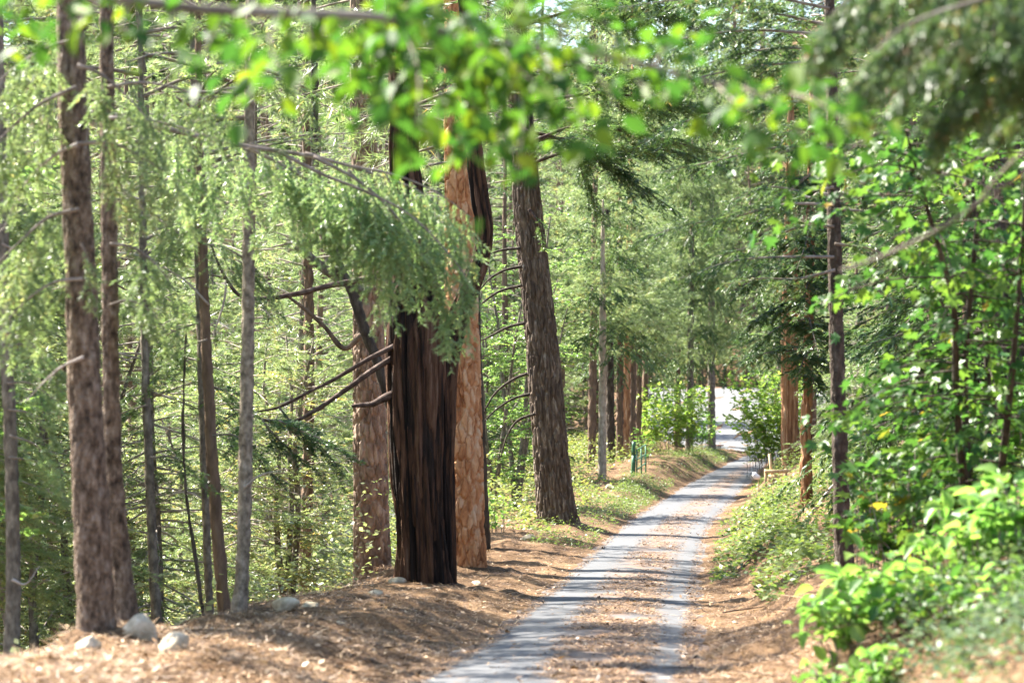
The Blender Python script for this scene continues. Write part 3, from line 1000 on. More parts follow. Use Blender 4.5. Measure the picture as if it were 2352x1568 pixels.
fir7, o7, _ = hero("fir_tree", "pale mottled straight trunk on the bank's crest, the tallest left of the cedar", "conifer",
                   [(546, 1425, 40), (556, 1320, 33), (563, 1100, 32), (568, 850, 30), (571, 600, 28), (573, 300, 25), (576, 30, 22)], 27.5, 'smooth', 'bark_tan', 13, 36, .05, flare=1.2, seed=10, crown='fir', crown_mat='fir_pale', nb=34, crown_from=4.0)
stick, osk, _ = hero("dead_sapling", "very thin dark dead stem leaning among the trunks left of the cedar", "sapling",
                     [(470, 1430, 9), (452, 1300, 9), (430, 1150, 8), (421, 1000, 7), (424, 860, 5), (428, 760, 4)], 30, 'smooth', 'bark_dark', 2, 10, .12, seed=12)
pine8, o8, _ = hero("pine_tree", "slim rough brown pine trunk down the slope, seen between pale trunk and cedar", "pine",
                    [(698, 1390, 27), (704, 1200, 26), (709, 950, 24), (709, 700, 21), (706, 450, 19), (703, 100, 15)], 56, 'furrow', 'bark_brown', 15, 24, .1, seed=13, crown='pine', nb=40, crown_from=3.0)
pine9, o9, _ = hero("pine_tree", "large furrowed brown pine standing behind the cedar on its left", "pine",
                    [(856, 1372, 90), (854, 1250, 82), (850, 1000, 76), (846, 750, 70), (840, 500, 62), (834, 250, 56), (830, 0, 50)], 50, 'plates', 'bark_pond2', 18, 150, .032, flare=.7, seed=14, crown='pine', nb=60, cl=3.4, crown_from=5.0)
cedar, oc, _ = hero("cedar_tree", "huge dark stringy-barked cedar with a forked trunk beside the lane", "cedar",
                    [(980, 1372, 122), (976, 1250, 116), (965, 1080, 122), (958, 900, 128), (955, 760, 122), (945, 620, 92), (932, 400, 70), (924, 150, 60), (920, 0, 56)], 39, 'cedar', 'bark_cedar', 17, 150, .05, flare=.8, seed=15, crown='cedar', nb=60, cl=3.4, crown_from=5.2)
pine11, o11, _ = hero("ponderosa_pine", "orange plated-bark ponderosa pine standing right behind the dark cedar", "pine",
                      [(1070, 1338, 98), (1069, 1250, 89), (1067, 1050, 84), (1063, 850, 79), (1058, 600, 70), (1052, 350, 60), (1044, 0, 48)], 46, 'plates', 'bark_pond', 20, 170, .026, flare=.5, seed=16, crown='pine', nb=55, cl=3.2, crown_from=5.0)
doug, od, _ = hero("douglas_fir", "tall leaning grey-brown fir with deep furrowed bark on the lane's left edge", "conifer",
                   [(1284, 1220, 100), (1276, 1160, 86), (1266, 1050, 80), (1250, 850, 76), (1236, 700, 70), (1218, 540, 66), (1200, 330, 58), (1184, 60, 48)], 63, 'furrow', 'bark_doug', 20, 150, .036, flare=.7, seed=17, crown='fir', crown_mat='fir', nb=50, cl=4.0, crown_from=5.6)
small13, o13, _ = hero("young_tree", "thin dark trunk almost hidden behind the orange ponderosa's right side", "tree",
                       [(1117, 1275, 22), (1112, 1150, 19), (1106, 1000, 18), (1098, 800, 15), (1094, 500, 12)], 53, 'smooth', 'bark_dark', 9, 18, .1, seed=18)
mossy, om, _ = hero("leaning_tree", "dark mossy trunk leaning left behind the cedar and the large brown pine", "tree",
                    [(925, 1010, 22), (893, 920, 24), (866, 830, 25), (838, 760, 26), (806, 660, 26), (780, 620, 25), (765, 560, 25), (742, 500, 24), (725, 380, 20), (722, 150, 16)], 44, 'smooth', 'bark_dark', 9.5, 20, .07, flare=0, seed=19)

# second stem of the fork and the grey snag seam of the cedar
mbx = MB()
fk = crom(np.c_[PL([(1024, 1362), (1020, 1200), (1018, 1000), (1022, 860), (1042, 760), (1078, 660), (1104, 590), (1112, 530), (1100, 450), (1086, 330), (1074, 150), (1066, 0)], 39.1), np.array([27, 26, 25, 25, 25, 23, 20, 18, 17, 16, 15, 14]) / FPX * 39], 12)
fk = np.vstack([fk, np.r_[fk[-1, :3] + np.array([-.2, 0, 5]), .06]])
fk[0, 2] -= .4
trunk_surface(mbx, fk[:, :3] - oc, fk[:, 3], 'cedar', 33, 70, .06, .2)
mbx.build("forked_stem", M['bark_cedar'], cedar, True)
for kx, (rows, r0, r1) in enumerate([
        ([(900, 618), (840, 640), (760, 655), (680, 675), (600, 686), (550, 678), (520, 640), (495, 590), (480, 540)], .06, .015),
        ([(905, 795), (840, 828), (760, 875), (700, 905), (640, 935), (590, 945)], .042, .014),
        ([(908, 818), (850, 855), (780, 905), (720, 945), (680, 965), (640, 968), (600, 962), (575, 935)], .052, .014),
        ([(905, 905), (880, 915), (855, 928), (830, 930), (808, 932)], .075, .022)]):
    dd = 38.6 + kx * .1
    limb(cedar, oc, rows, dd, r0, 'deadwood', "dead_branch", r1, 9, .2, kx)
limb(cedar, oc, [(520, 640), (515, 690), (500, 740), (488, 775)], 38.6, .022, 'pale_twig', "dead_branch", .008)
limb(cedar, oc, [(520, 640), (480, 632), (420, 640)], 38.7, .02, 'deadwood', "dead_branch", .008)
limb(cedar, oc, [(596, 690), (615, 720), (640, 755)], 38.4, .012, 'pale_twig', "dead_branch", .006)
limb(mossy, om, [(850, 672), (800, 650), (745, 618), (700, 580), (680, 565)], 44.2, .11, 'bark_grey', "broken_limb", .07, 10, .25)
limb(mossy, om, [(830, 770), (790, 800), (745, 750), (700, 710), (650, 672)], 46, .06, 'bark_brown', "limb", .025, 8)
# dark limbs of the leaning fir, over to the left and right
for kx, rows in enumerate([[(1200, 612), (1160, 620), (1125, 640), (1100, 668)], [(1200, 655), (1150, 668), (1115, 690), (1096, 710)],
                           [(1205, 742), (1165, 752), (1120, 775), (1096, 785)], [(1212, 858), (1180, 870), (1140, 900), (1115, 940), (1096, 990)],
                           [(1218, 905), (1180, 915), (1140, 940), (1110, 970)], [(1195, 570), (1150, 575), (1105, 590)],
                           [(1230, 950), (1190, 965), (1165, 1000), (1150, 1050)]]):
    limb(doug, od, rows, 62.6, .045, 'bark_dark', "dead_branch", .015, 7, .15, kx)
for kx, (rows, hg) in enumerate([([(1210, 330), (1290, 318), (1380, 370), (1470, 430), (1560, 490)], .3), ([(1205, 300), (1300, 330), (1350, 430), (1385, 510)], .4),
                                 ([(1210, 380), (1300, 350), (1420, 340), (1560, 350), (1680, 390)], .35), ([(1200, 180), (1330, 150), (1480, 190), (1620, 260)], .35),
                                 ([(1195, 60), (1350, 20), (1520, 30), (1720, 80)], .4), ([(1200, 240), (1380, 215), (1560, 240), (1740, 310)], .4), ([(1190, 0), (1380, -40), (1560, -30), (1780, 20)], .4), ([(1210, 330), (1330, 290), (1480, 310), (1640, 350)], .4),
                                 ([(1215, 480), (1240, 520), (1250, 580)], .4), ([(1190, 120), (1100, 150), (1020, 220)], .35)]):
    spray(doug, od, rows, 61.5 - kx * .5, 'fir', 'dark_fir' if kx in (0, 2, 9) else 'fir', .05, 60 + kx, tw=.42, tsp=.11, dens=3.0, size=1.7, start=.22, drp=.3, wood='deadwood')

# hanging foliage of the left-hand firs
hangs = [
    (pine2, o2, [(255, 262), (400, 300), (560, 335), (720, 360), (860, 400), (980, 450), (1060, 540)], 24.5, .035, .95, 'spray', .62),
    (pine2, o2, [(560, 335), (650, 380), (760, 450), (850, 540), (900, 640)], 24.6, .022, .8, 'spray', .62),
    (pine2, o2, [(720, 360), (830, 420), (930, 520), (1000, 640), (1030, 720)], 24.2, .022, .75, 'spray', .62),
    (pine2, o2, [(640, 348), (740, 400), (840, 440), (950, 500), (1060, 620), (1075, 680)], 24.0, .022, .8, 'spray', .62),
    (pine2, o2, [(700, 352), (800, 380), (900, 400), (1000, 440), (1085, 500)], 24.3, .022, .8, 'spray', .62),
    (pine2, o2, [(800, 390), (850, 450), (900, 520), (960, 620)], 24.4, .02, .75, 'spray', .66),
    (pine2, o2, [(248, 200), (330, 190), (430, 210), (520, 260)], 22, .02, .8, 'fir_pale', .55),
    (pine2, o2, [(252, 560), (310, 570), (370, 620), (420, 700)], 22, .018, .7, 'fir_pale', .5),
    (pine2, o2, [(253, 700), (300, 690), (350, 720), (400, 790)], 22, .016, .6, 'fir_pale', .45),
    (pine1, o1, [(190, 640), (120, 650), (50, 700), (-20, 780)], 20.2, .018, .65, 'fir_pale', .5),
    (pine1, o1, [(172, 90), (110, 110), (40, 150), (-40, 220)], 20.2, .018, .7, 'fir_pale', .55),
    (fir6, o6, [(465, 560), (520, 570), (580, 610), (640, 680)], 31.2, .02, .7, 'fir_pale', .45),
    (fir6, o6, [(462, 380), (400, 400), (330, 450)], 31.2, .02, .8, 'fir_pale', .5),
    (fir3, o3, [(4, 420), (60, 440), (120, 500)], 23.8, .014, .7, 'fir_pale', .5),
    (fir3, o3, [(22, 1000), (80, 1020), (130, 1070)], 23.2, .014, .5, 'spray', .3),
    (fir3, o3, [(18, 880), (70, 880), (130, 920)], 23.1, .014, .5, 'spray', .3),
    (fir3, o3, [(8, 800), (50, 790), (110, 810)], 23.0, .014, .5, 'spray', .35),
    (pine1, o1, [(175, 200), (90, 240), (20, 300), (-60, 380)], 20.2, .02, .8, 'fir_pale', .6),
    (pine1, o1, [(178, 330), (260, 330), (340, 370), (420, 420)], 20.0, .02, .7, 'fir_pale', .6),
    (pine1, o1, [(182, 480), (110, 500), (40, 560), (-40, 640)], 20.3, .02, .75, 'fir_pale', .6),
    (pine1, o1, [(178, 150), (230, 170), (300, 230), (360, 300)], 19.9, .02, .7, 'fir_pale', .6),
    (pine1, o1, [(186, 560), (200, 590), (215, 640)], 20.0, .012, .5, 'fir_pale', .6),
    (fir3, o3, [(6, 760), (60, 780), (110, 830), (140, 900)], 23.5, .016, .6, 'fir_pale', .35),
    (fir3, o3, [(20, 940), (70, 950), (120, 990)], 23.5, .014, .55, 'fir_pale', .35),
    (fir3, o3, [(20, 1050), (90, 1060), (150, 1090)], 23.7, .014, .5, 'fir_pale', .3),
    (fir3, o3, [(5, 560), (60, 590), (110, 660)], 23.5, .014, .7, 'fir_pale', .5),
    (fir7, o7, [(574, 360), (500, 380), (420, 450), (360, 560)], 27.2, .02, .9, 'fir_pale', .5),
    (fir7, o7, [(574, 330), (640, 350), (690, 400), (720, 470)], 27.2, .02, .8, 'fir_pale', .5),
    (fir7, o7, [(575, 180), (640, 180), (720, 230)], 27.2, .02, .8, 'fir_pale', .5),
    (fir7, o7, [(575, 200), (500, 210), (420, 260)], 27.3, .02, .8, 'fir_pale', .5),
    (fir6, o6, [(462, 500), (410, 520), (350, 580)], 31.2, .02, .7, 'fir', .4),
    (fir6, o6, [(476, 780), (420, 800), (350, 860), (300, 900)], 31.2, .02, .6, 'fir', .25),
    (fir6, o6, [(488, 1000), (540, 1000), (590, 1040)], 31.2, .018, .5, 'fir', .25),
    (fir5, o5, [(460, 740), (400, 760), (340, 800)], 32.8, .018, .6, 'fir', .3),
    (fir5, o5, [(462, 880), (520, 900), (580, 940)], 32.8, .018, .6, 'fir', .25),
    (fir4, o4, [(345, 1050), (400, 1050), (460, 1090)], 30.8, .015, .5, 'fir', .25),
    (fir4, o4, [(338, 930), (280, 950), (240, 1000)], 30.8, .015, .5, 'fir', .25),
]
for kx, (rt, of, rows, d, r0, tw, mt, hg) in enumerate(hangs):
    spray(rt, of, rows, d, 'weep', mt, r0, 100 + kx, tw=tw * 1.15, tsp=.085, hang=min(.78, hg * 1.15), dens=2.6, size=1.2, start=.12, drp=.12, wood='twig')
for kx, rows in enumerate([[(640, 965), (680, 985), (740, 1010), (800, 1050)], [(600, 962), (640, 1010), (700, 1060), (760, 1110)], [(590, 945), (560, 990), (600, 1060), (660, 1120)], [(640, 935), (700, 1000), (770, 1030), (830, 1060)], [(600, 962), (680, 975), (750, 1040), (790, 1090)], [(575, 935), (520, 960), (470, 1000)], [(575, 935), (540, 900), (480, 890)], [(590, 945), (540, 1000), (520, 1060)]]):
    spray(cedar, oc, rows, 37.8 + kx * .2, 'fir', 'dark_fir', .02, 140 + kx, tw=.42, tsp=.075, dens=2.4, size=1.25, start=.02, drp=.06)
# bare pale twigs from the left trunks
for kx, (rt, of, rows, d) in enumerate([(pine1, o1, [(180, 330), (120, 360), (60, 420), (10, 520)], 20.4), (pine1, o1, [(192, 820), (130, 850), (60, 920)], 20.4), (pine2, o2, [(250, 270), (340, 275), (440, 300), (560, 340)], 22),
                                        (pine2, o2, [(256, 420), (300, 450), (330, 480)], 22), (fir7, o7, [(572, 420), (520, 480), (480, 560)], 27.4), (fir7, o7, [(570, 240), (620, 200), (660, 160)], 27.4),
                                        (fir6, o6, [(480, 700), (420, 640), (340, 600), (280, 590)], 31.4), (fir5, o5, [(474, 1150), (430, 1130), (370, 1140)], 33), (fir3, o3, [(28, 1330), (60, 1340), (90, 1300)], 24.4),
                                        (fir7, o7, [(560, 1120), (600, 1090), (650, 1080)], 27.4)]):
    rng = np.random.default_rng(200 + kx)
    w = MB()
    branch(w, None, rng, None, None, 1, .018, 'fir', tw=.3, tsp=.12, bare=True, axis=PL(rows, d) - of, start=.2, sides=6)
    w.build("bare_branch", M['pale_twig'], rt)

# row of trunks beyond the leaning fir
rowt = [(1383, 1148, 20, 92, 'bark_pale', 'smooth', "pale slender trunk standing in front of the row of brown trunks left of the gate"),
        (1358, 1128, 20, 104, 'bark_brown', 'furrow', "leftmost brown trunk of the row beyond the leaning fir"),
        (1404, 1105, 20, 110, 'bark_dark', 'furrow', "darkest brown trunk of the row, directly right of the pale slender one"),
        (1424, 1090, 17, 113, 'bark_brown', 'furrow', "brown trunk of the row, second to the right of the pale slender one"),
        (1436, 1075, 19, 117, 'bark_redcedar', 'furrow', "reddish sunlit trunk in the row left of the green gate post"),
        (1452, 1060, 17, 122, 'bark_brown', 'furrow', "brown trunk of the row rising directly behind the green gate post"),
        (1466, 1050, 15, 127, 'bark_brown', 'furrow', "second from the right of the row of brown trunks behind the gate"),
        (1480, 1045, 15, 131, 'bark_brown', 'furrow', "rightmost brown trunk of the row behind the green gate"),
        (1583, 1043, 17, 150, 'bark_grey', 'furrow', "grey-brown trunk standing on the grassy bank left of the far bend"),
        (1556, 1020, 15, 168, 'bark_brown', 'furrow', "thin trunk beside the far road, leftmost of the three at the bend"),
        (1634, 1030, 18, 158, 'bark_grey', 'furrow', "leafy-based trunk at the far bend, nearest to the sunlit far road")]
for kx, (px, py, w, d, mt, st, lb) in enumerate(rowt):
    lean = R.uniform(-6, 10)
    rt, of, pth = hero("pine_tree", lb, "pine", [(px, py, w * 1.15), (px + lean * .1, py - 60, w), (px + lean * .5, py - 200, w * .9), (px + lean, py - 420, w * .75)], d, st, mt, 7 if kx == 0 else 15, 20, .16, flare=.5, seed=300 + kx)
    for q in range(2 if kx < 8 else 5):
        c = link("crown", PROTO['pine' if (kx + q) % 3 else 'cedar'][q % 2][2], rt)
        c.location = (0, 0, float(P(px, (850 if kx < 8 else 925) - 60 * q, d)[2] - of[2]) - (1.6 if (kx + q) % 3 else -.4))
        c.rotation_euler = (0, 0, kx * 1.3 + q * 2)
        c.scale = (.9, .9, .9 if kx < 8 else 1.5)

# right-hand trunks
r1, or1, _ = hero("fir_tree", "slim dark mottled trunk standing on the right bank, nearest of the right-hand trunks", "conifer",
                  [(1942, 1320, 46), (1934, 1200, 38), (1928, 1000, 36), (1922, 800, 34), (1918, 600, 32), (1914, 420, 29), (1910, 200, 26), (1905, 0, 24)], 31, 'smooth', 'bark_slim', 11, 40, .05, seed=40, crown='fir', crown_mat='fir', nb=12)
r2, or2, _ = hero("young_cedar", "slender reddish young cedar standing on the right bank beside the lane", "cedar",
                  [(1860, 1225, 36), (1854, 1170, 27), (1851, 1050, 25), (1854, 900, 23), (1858, 750, 20), (1860, 600, 17), (1862, 400, 13)], 56, 'furrow', 'bark_redcedar', 8, 30, .06, seed=41, crown='cedar', nb=16)
r3, or3, _ = hero("cedar_tree", "stout fluted orange-brown cedar trunk behind the wooden barrier", "cedar",
                  [(1817, 1092, 46), (1815, 1040, 42), (1814, 980, 40), (1814, 900, 38), (1815, 700, 34)], 106, 'cedar', 'bark_redcedar', 13, 60, .08, seed=42)
for q in range(2):
    c = link('crown', PROTO['cedar'][q][2], r3)
    c.location = (0, 0, 5.2)
    c.rotation_euler = (0, 0, q * 2)
    c.scale = (1.25, 1.25, 1.3)
r4, or4, _ = hero("dead_snag", "weathered grey-brown trunk just right of the orange cedar, behind the young one", "tree",
                  [(1864, 1010, 26), (1863, 950, 24), (1862, 880, 22), (1861, 780, 20)], 112, 'cedar', 'bark_brown', 9, 30, .12, seed=43)
r5, or5, _ = hero("pine_tree", "broad dark trunk up the right bank, behind yellowish maple leaves", "pine",
                  [(2095, 900, 92), (2085, 830, 88), (2080, 700, 84), (2075, 500, 78), (2070, 200, 68)], 62, 'furrow', 'bark_brown', 18, 50, .1, seed=44)
r6, or6, _ = hero("fir_tree", "black trunk leaning beside the broad one high on the right bank", "conifer",
                  [(2040, 900, 34), (2046, 780, 32), (2052, 650, 30), (2058, 400, 27)], 58, 'smooth', 'bark_dark', 14, 24, .12, seed=45)
r7, or7, _ = hero("pine_tree", "rough dark trunk at the right edge, patched with bright sun on its bark", "pine",
                  [(2335, 1120, 76), (2325, 1000, 68), (2320, 850, 66), (2316, 600, 60), (2310, 200, 52)], 40, 'furrow', 'bark_dark', 14, 60, .07, seed=46)
r8, or8, _ = hero("fir_tree", "thin grey trunk far up the right bank between the broad and the edge trunks", "conifer",
                  [(2185, 800, 22), (2184, 700, 21), (2182, 500, 19)], 66, 'smooth', 'bark_grey', 14, 18, .15, seed=47)

for kx, (rows, dd) in enumerate([([(1858, 690), (1800, 700), (1740, 730), (1690, 780)], 55.6), ([(1858, 610), (1790, 625), (1720, 650), (1670, 700)], 55.4), ([(1857, 760), (1900, 770), (1950, 790)], 55.8),
                                 ([(1856, 810), (1800, 805), (1740, 815), (1705, 830)], 55.5), ([(1858, 660), (1910, 655), (1970, 690)], 55.8), ([(1860, 540), (1790, 555), (1710, 590)], 55.6), ([(1860, 520), (1930, 540), (2000, 580)], 55.8),
                                 ([(1856, 850), (1830, 850), (1800, 860)], 55.2), ([(1861, 450), (1780, 480), (1700, 540)], 55.6), ([(1856, 830), (1890, 840), (1930, 850)], 55.5), ([(1858, 730), (1790, 750), (1730, 800)], 54.9), ([(1859, 580), (1800, 600), (1760, 650)], 54.7),
                                 ([(1858, 640, 55.8), (1850, 670, 54.8), (1835, 730, 53.8)], 55), ([(1858, 730, 55.8), (1866, 760, 54.8), (1880, 810, 53.9)], 55), ([(1856, 800, 55.8), (1846, 825, 55), (1830, 870, 54.2)], 55),
                                 ([(1860, 520, 55.8), (1850, 560, 54.8), (1830, 620, 53.9)], 55), ([(1862, 400, 55.8), (1820, 430, 55), (1770, 500, 54.2)], 55), ([(1862, 420, 55.8), (1890, 450, 55), (1930, 520, 54.2)], 55), ([(1864, 330, 55.8), (1820, 340, 55), (1750, 400, 54.2)], 55),
                                 ([(1856, 850, 55.8), (1866, 870, 55.2), (1880, 905, 54.6)], 55), ([(1860, 560, 55.8), (1880, 600, 55), (1900, 660, 54.2)], 55)]):
    spray(r2, or2, rows, dd, 'cedar', 'cedar', .03, 400 + kx, tw=.36, tsp=.075, dens=3.2, size=1.35, start=.03, drp=.25)
for kx, (rows, dd, hg) in enumerate([([(1916, 520), (1840, 520), (1740, 560), (1640, 590)], 30.2, .1), ([(1915, 430), (1850, 440), (1760, 430), (1660, 470)], 30, .15), ([(1918, 620), (1830, 640), (1740, 640), (1660, 655)], 29.6, .1),
                                     ([(1914, 400), (1980, 420), (2060, 470)], 30.5, .2), ([(1917, 560), (1990, 570), (2080, 600)], 30.5, .2), ([(1912, 300), (1830, 300), (1720, 330), (1620, 380)], 30.2, .2), ([(1912, 260), (1990, 280), (2080, 340)], 30.2, .25),
                                     ([(1910, 180), (1820, 190), (1700, 230)], 30.2, .2), ([(1908, 120), (1800, 110), (1680, 130), (1560, 170)], 29.8, .2), ([(1908, 60), (1760, 30), (1600, 40)], 29.8, .2)]):
    spray(r1, or1, rows, dd, 'cedar_fine', 'cedar', .022, 430 + kx, tw=.42, tsp=.075, dens=2.0, size=1.35, start=.08, drp=.3)
for kx, (rows, dd) in enumerate([([(1916, 470), (1800, 470), (1680, 500), (1560, 520), (1450, 560)], 29.4), ([(1916, 590), (1800, 590), (1680, 600), (1560, 640)], 29.2), ([(1913, 340), (1780, 340), (1640, 370), (1500, 400)], 29.6),
                                 ([(1912, 230), (1760, 240), (1600, 270), (1470, 330)], 29.3), ([(1910, 140), (1760, 150), (1600, 180), (1480, 230)], 29.0), ([(1908, 80), (1720, 70), (1560, 90), (1420, 110)], 29.2), ([(1906, 20), (1740, -10), (1560, 0), (1400, 20)], 29.4),
                                 ([(1918, 640), (1980, 650), (2060, 690)], 30.2), ([(1915, 480), (2000, 490), (2090, 540)], 30.2)]):
    spray(r1, or1, rows, dd, 'cedar_fine', 'dark_fir' if kx % 2 else 'cedar', .022, 470 + kx, tw=.34, tsp=.085, dens=2.0, size=1.35, start=.15, drp=.3)
limb(r1, or1, [(1914, 450), (1880, 445), (1862, 455), (1830, 440)], 31, .03, 'pale_twig', "bare_branch", .01)


# ------------------------------------------------------------------ broad leaves one by one
LEAF_CACHE = {}


def leaf_mesh(kind, mat, v):
    key = (kind, mat, v)
    if key not in LEAF_CACHE:
        rng = np.random.default_rng(v + 70)
        mb = MB()
        tv, tf = (OVATE if kind == 'ovate' else MAPLE)
        tv = tv.copy()
        bend = rng.uniform(.05, .35)
        tv[:, 2] += -bend * (tv[:, 0] ** 2) + rng.normal(0, .02, len(tv))
        fold = rng.uniform(.0, .35)
        tv[:, 2] += fold * np.abs(tv[:, 1])
        if kind == 'ovate':
            tv[:, 1] *= .62
        mb.add(tv, t=tf if len(tf[0]) == 3 else None, q=tf if len(tf[0]) == 4 else None)
        LEAF_CACHE[key] = mb.mesh("leaf", M[mat], True)
    return LEAF_CACHE[key]


def put_leaf(root, off, kind, mat, pos, X, up, size, v):
    X = X / (np.linalg.norm(X) + 1e-9)
    Y = np.cross(up, X)
    Y = Y / (np.linalg.norm(Y) + 1e-9)
    Z = np.cross(X, Y)
    o = link("leaf", leaf_mesh(kind, mat, v), root)
    p = pos - off
    o.matrix_basis = Matrix(((X[0] * size, Y[0] * size, Z[0] * size, p[0]), (X[1] * size, Y[1] * size, Z[1] * size, p[1]), (X[2] * size, Y[2] * size, Z[2] * size, p[2]), (0, 0, 0, 1)))
    return o


def leafed(root, off, kind, mat, mass_mat, anchors, dirs, size, rng, cap=300, upn=.5, mass_name="leaf_mass"):
    """anchors/dirs: leaf feet and headings. The nearest `cap` are parts of their own, the rest one joined part"""
    n = len(anchors)
    order = rng.permutation(n)
    ups = np.array([[0, 0, 1.]]) + rng.normal(0, upn, (n, 3))
    sz = size * rng.uniform(.5, 1.35, n)
    for i in order[:cap]:
        put_leaf(root, off, kind, mat, anchors[i], dirs[i], ups[i], sz[i], int(rng.integers(6)))
    rest = order[cap:]
    if len(rest):
        mb = MB()
        tv, tf = (OVATE if kind == 'ovate' else MAPLE)
        X, Y, Z = frames(dirs[rest], ups[rest])
        sy = sz[rest] * (.62 if kind == 'ovate' else 1)
        stamp(mb, tv, tf, anchors[rest] - off, X, Y, Z, sz[rest], sy, sz[rest], tint=rng.random(len(rest)))
        mb.build(mass_name, M[mass_mat], root, True, kind="stuff")


def along(paths, sp, rng, spread=.04):
    """leaf feet alternating along twigs"""
    A, D = [], []
    for p in paths:
        L = np.linalg.norm(np.diff(p, axis=0), axis=1).sum()
        n = max(2, int(L / sp))
        t = np.linspace(0, 1, len(p))
        f = (np.arange(n) + rng.random(n)) / n
        f = np.r_[f, 1.0]
        n += 1
        q = np.stack([np.interp(f, t, p[:, c]) for c in range(3)], -1)
        T = nrm(np.gradient(p, axis=0))
        T = np.stack([np.interp(f, t, T[:, c]) for c in range(3)], -1)
        s = nrm(np.cross(T, np.array([[0, 0, 1.]])) + 1e-6) * np.where(np.arange(n) % 2, 1, -1)[:, None]
        A.append(q + rng.normal(0, spread, (n, 3)))
        D.append(nrm(T * .5 + s * rng.uniform(.4, 1, (n, 1)) + np.array([[0, 0, -.45]]) + rng.normal(0, .35, (n, 3))))
    return np.vstack(A), np.vstack(D)


# overhanging branch close to the camera; its tree stands left of the frame
rng = np.random.default_rng(77)
xb, yb = -3.4, 9.0
near = thing("broadleaf_tree", "out-of-focus leafy bough with bright green leaves hanging across the top of the picture", "tree", (xb, yb, gz(xb, yb)))
on = np.array([xb, yb, gz(xb, yb)])
mb = MB()
tp = np.array([[xb, yb, on[2] - .3], [xb + .05, yb, .6], [xb - .05, yb + .1, 2.2], [xb + .1, yb, 4.2], [xb + .1, yb, 6.0]])
trunk_surface(mb, tp - on, np.array([.12, .11, .095, .07, .03]), 'smooth', 3, 18, .15, .5)
mb.build("trunk", M['bark_grey'], near, True)
mb = MB()
main = crom(np.vstack([[xb, yb, 2.45], PL([(-500, -20, 9.0), (0, -30, 9.3), (240, -8, 9.4), (470, 22, 9.5), (850, 38, 9.6), (1000, 68, 9.7), (1130, 100, 9.8), (1420, 135, 9.9), (1640, 190, 10), (1820, 215, 10.1)], 9)]), 60) - on
tube(mb, main, np.linspace(.034, .006, 60), 8, rough=.12)
mb.build("bough", M['twig'], near, True)
tw_px = [((60, -25), (40, 30), (25, 60)), ((150, -20), (110, 30), (90, 70)), ((240, -8), (190, 40), (150, 60)), ((300, 0), (280, 50), (290, 80)), ((420, 15), (380, 50), (350, 70)),
         ((520, 22), (480, 100), (440, 170)), ((560, 25), (560, 120), (560, 200)), ((640, 30), (620, 90), (640, 170)), ((700, 32), (720, 120), (690, 200)), ((780, 35), (740, 80), (780, 130)),
         ((850, 38), (820, 140), (830, 240)), ((880, 45), (900, 160), (870, 280)), ((920, 52), (960, 160), (960, 290)), ((980, 65), (1000, 180), (1040, 300)), ((1000, 68), (1070, 150), (1120, 260)),
         ((1060, 85), (1100, 200), (1060, 330)), ((1130, 100), (1160, 220), (1130, 370)), ((1160, 105), (1200, 260), (1180, 430)), ((1200, 110), (1260, 200), (1280, 300)), ((1240, 115), (1310, 220), (1340, 300)),
         ((1300, 122), (1380, 180), (1420, 260)), ((1420, 135), (1470, 190), (1520, 250)), ((1480, 150), (1560, 180), (1640, 240)), ((1640, 190), (1700, 250), (1720, 300)), ((1700, 200), (1790, 240), (1850, 320)),
         ((1820, 215), (1880, 260), (1900, 350)), ((1820, 215), (1870, 230), (1960, 290)), ((640, 30), (560, 60), (500, 60)), ((1130, 100), (1080, 60), (1020, 20)), ((1420, 135), (1400, 60), (1340, 20)),
         ((1200, 110), (1180, 50), (1220, 0)), ((900, 48), (940, 10), (1000, -30)), ((1500, 155), (1540, 100), (1620, 60)), ((1300, 122), (1290, 60), (1320, 10)), ((760, 34), (830, 90), (900, 100)), ((1060, 85), (1150, 130), (1230, 190)),
         ((950, 55), (900, 110), (850, 180)), ((1040, 80), (1010, 230), (980, 340)), ((1220, 112), (1170, 180), (1200, 310)), ((1100, 95), (1080, 230), (1130, 330))]
paths = []
mb = MB()
for kx, tpx in enumerate(tw_px):
    d0 = float(np.interp(tpx[0][0], [0, 1820], [9.3, 10.1]))
    dd = rng.uniform(-1.0, 1.2)
    p = crom(np.array([P(tpx[0][0], tpx[0][1], d0), P(tpx[1][0], tpx[1][1], d0 + dd * .5), P(tpx[2][0], tpx[2][1], d0 + dd)]), 12)
    paths.append(p)
    tube(mb, p - on, np.linspace(.006, .002, 12), 5)
mb.build("twigs", M['twig'], near)
A, D = along(paths, .027, rng, .08)
leafed(near, on, 'ovate', 'near_leaf', 'near_mass', A, D, .094, rng, 300, .55)

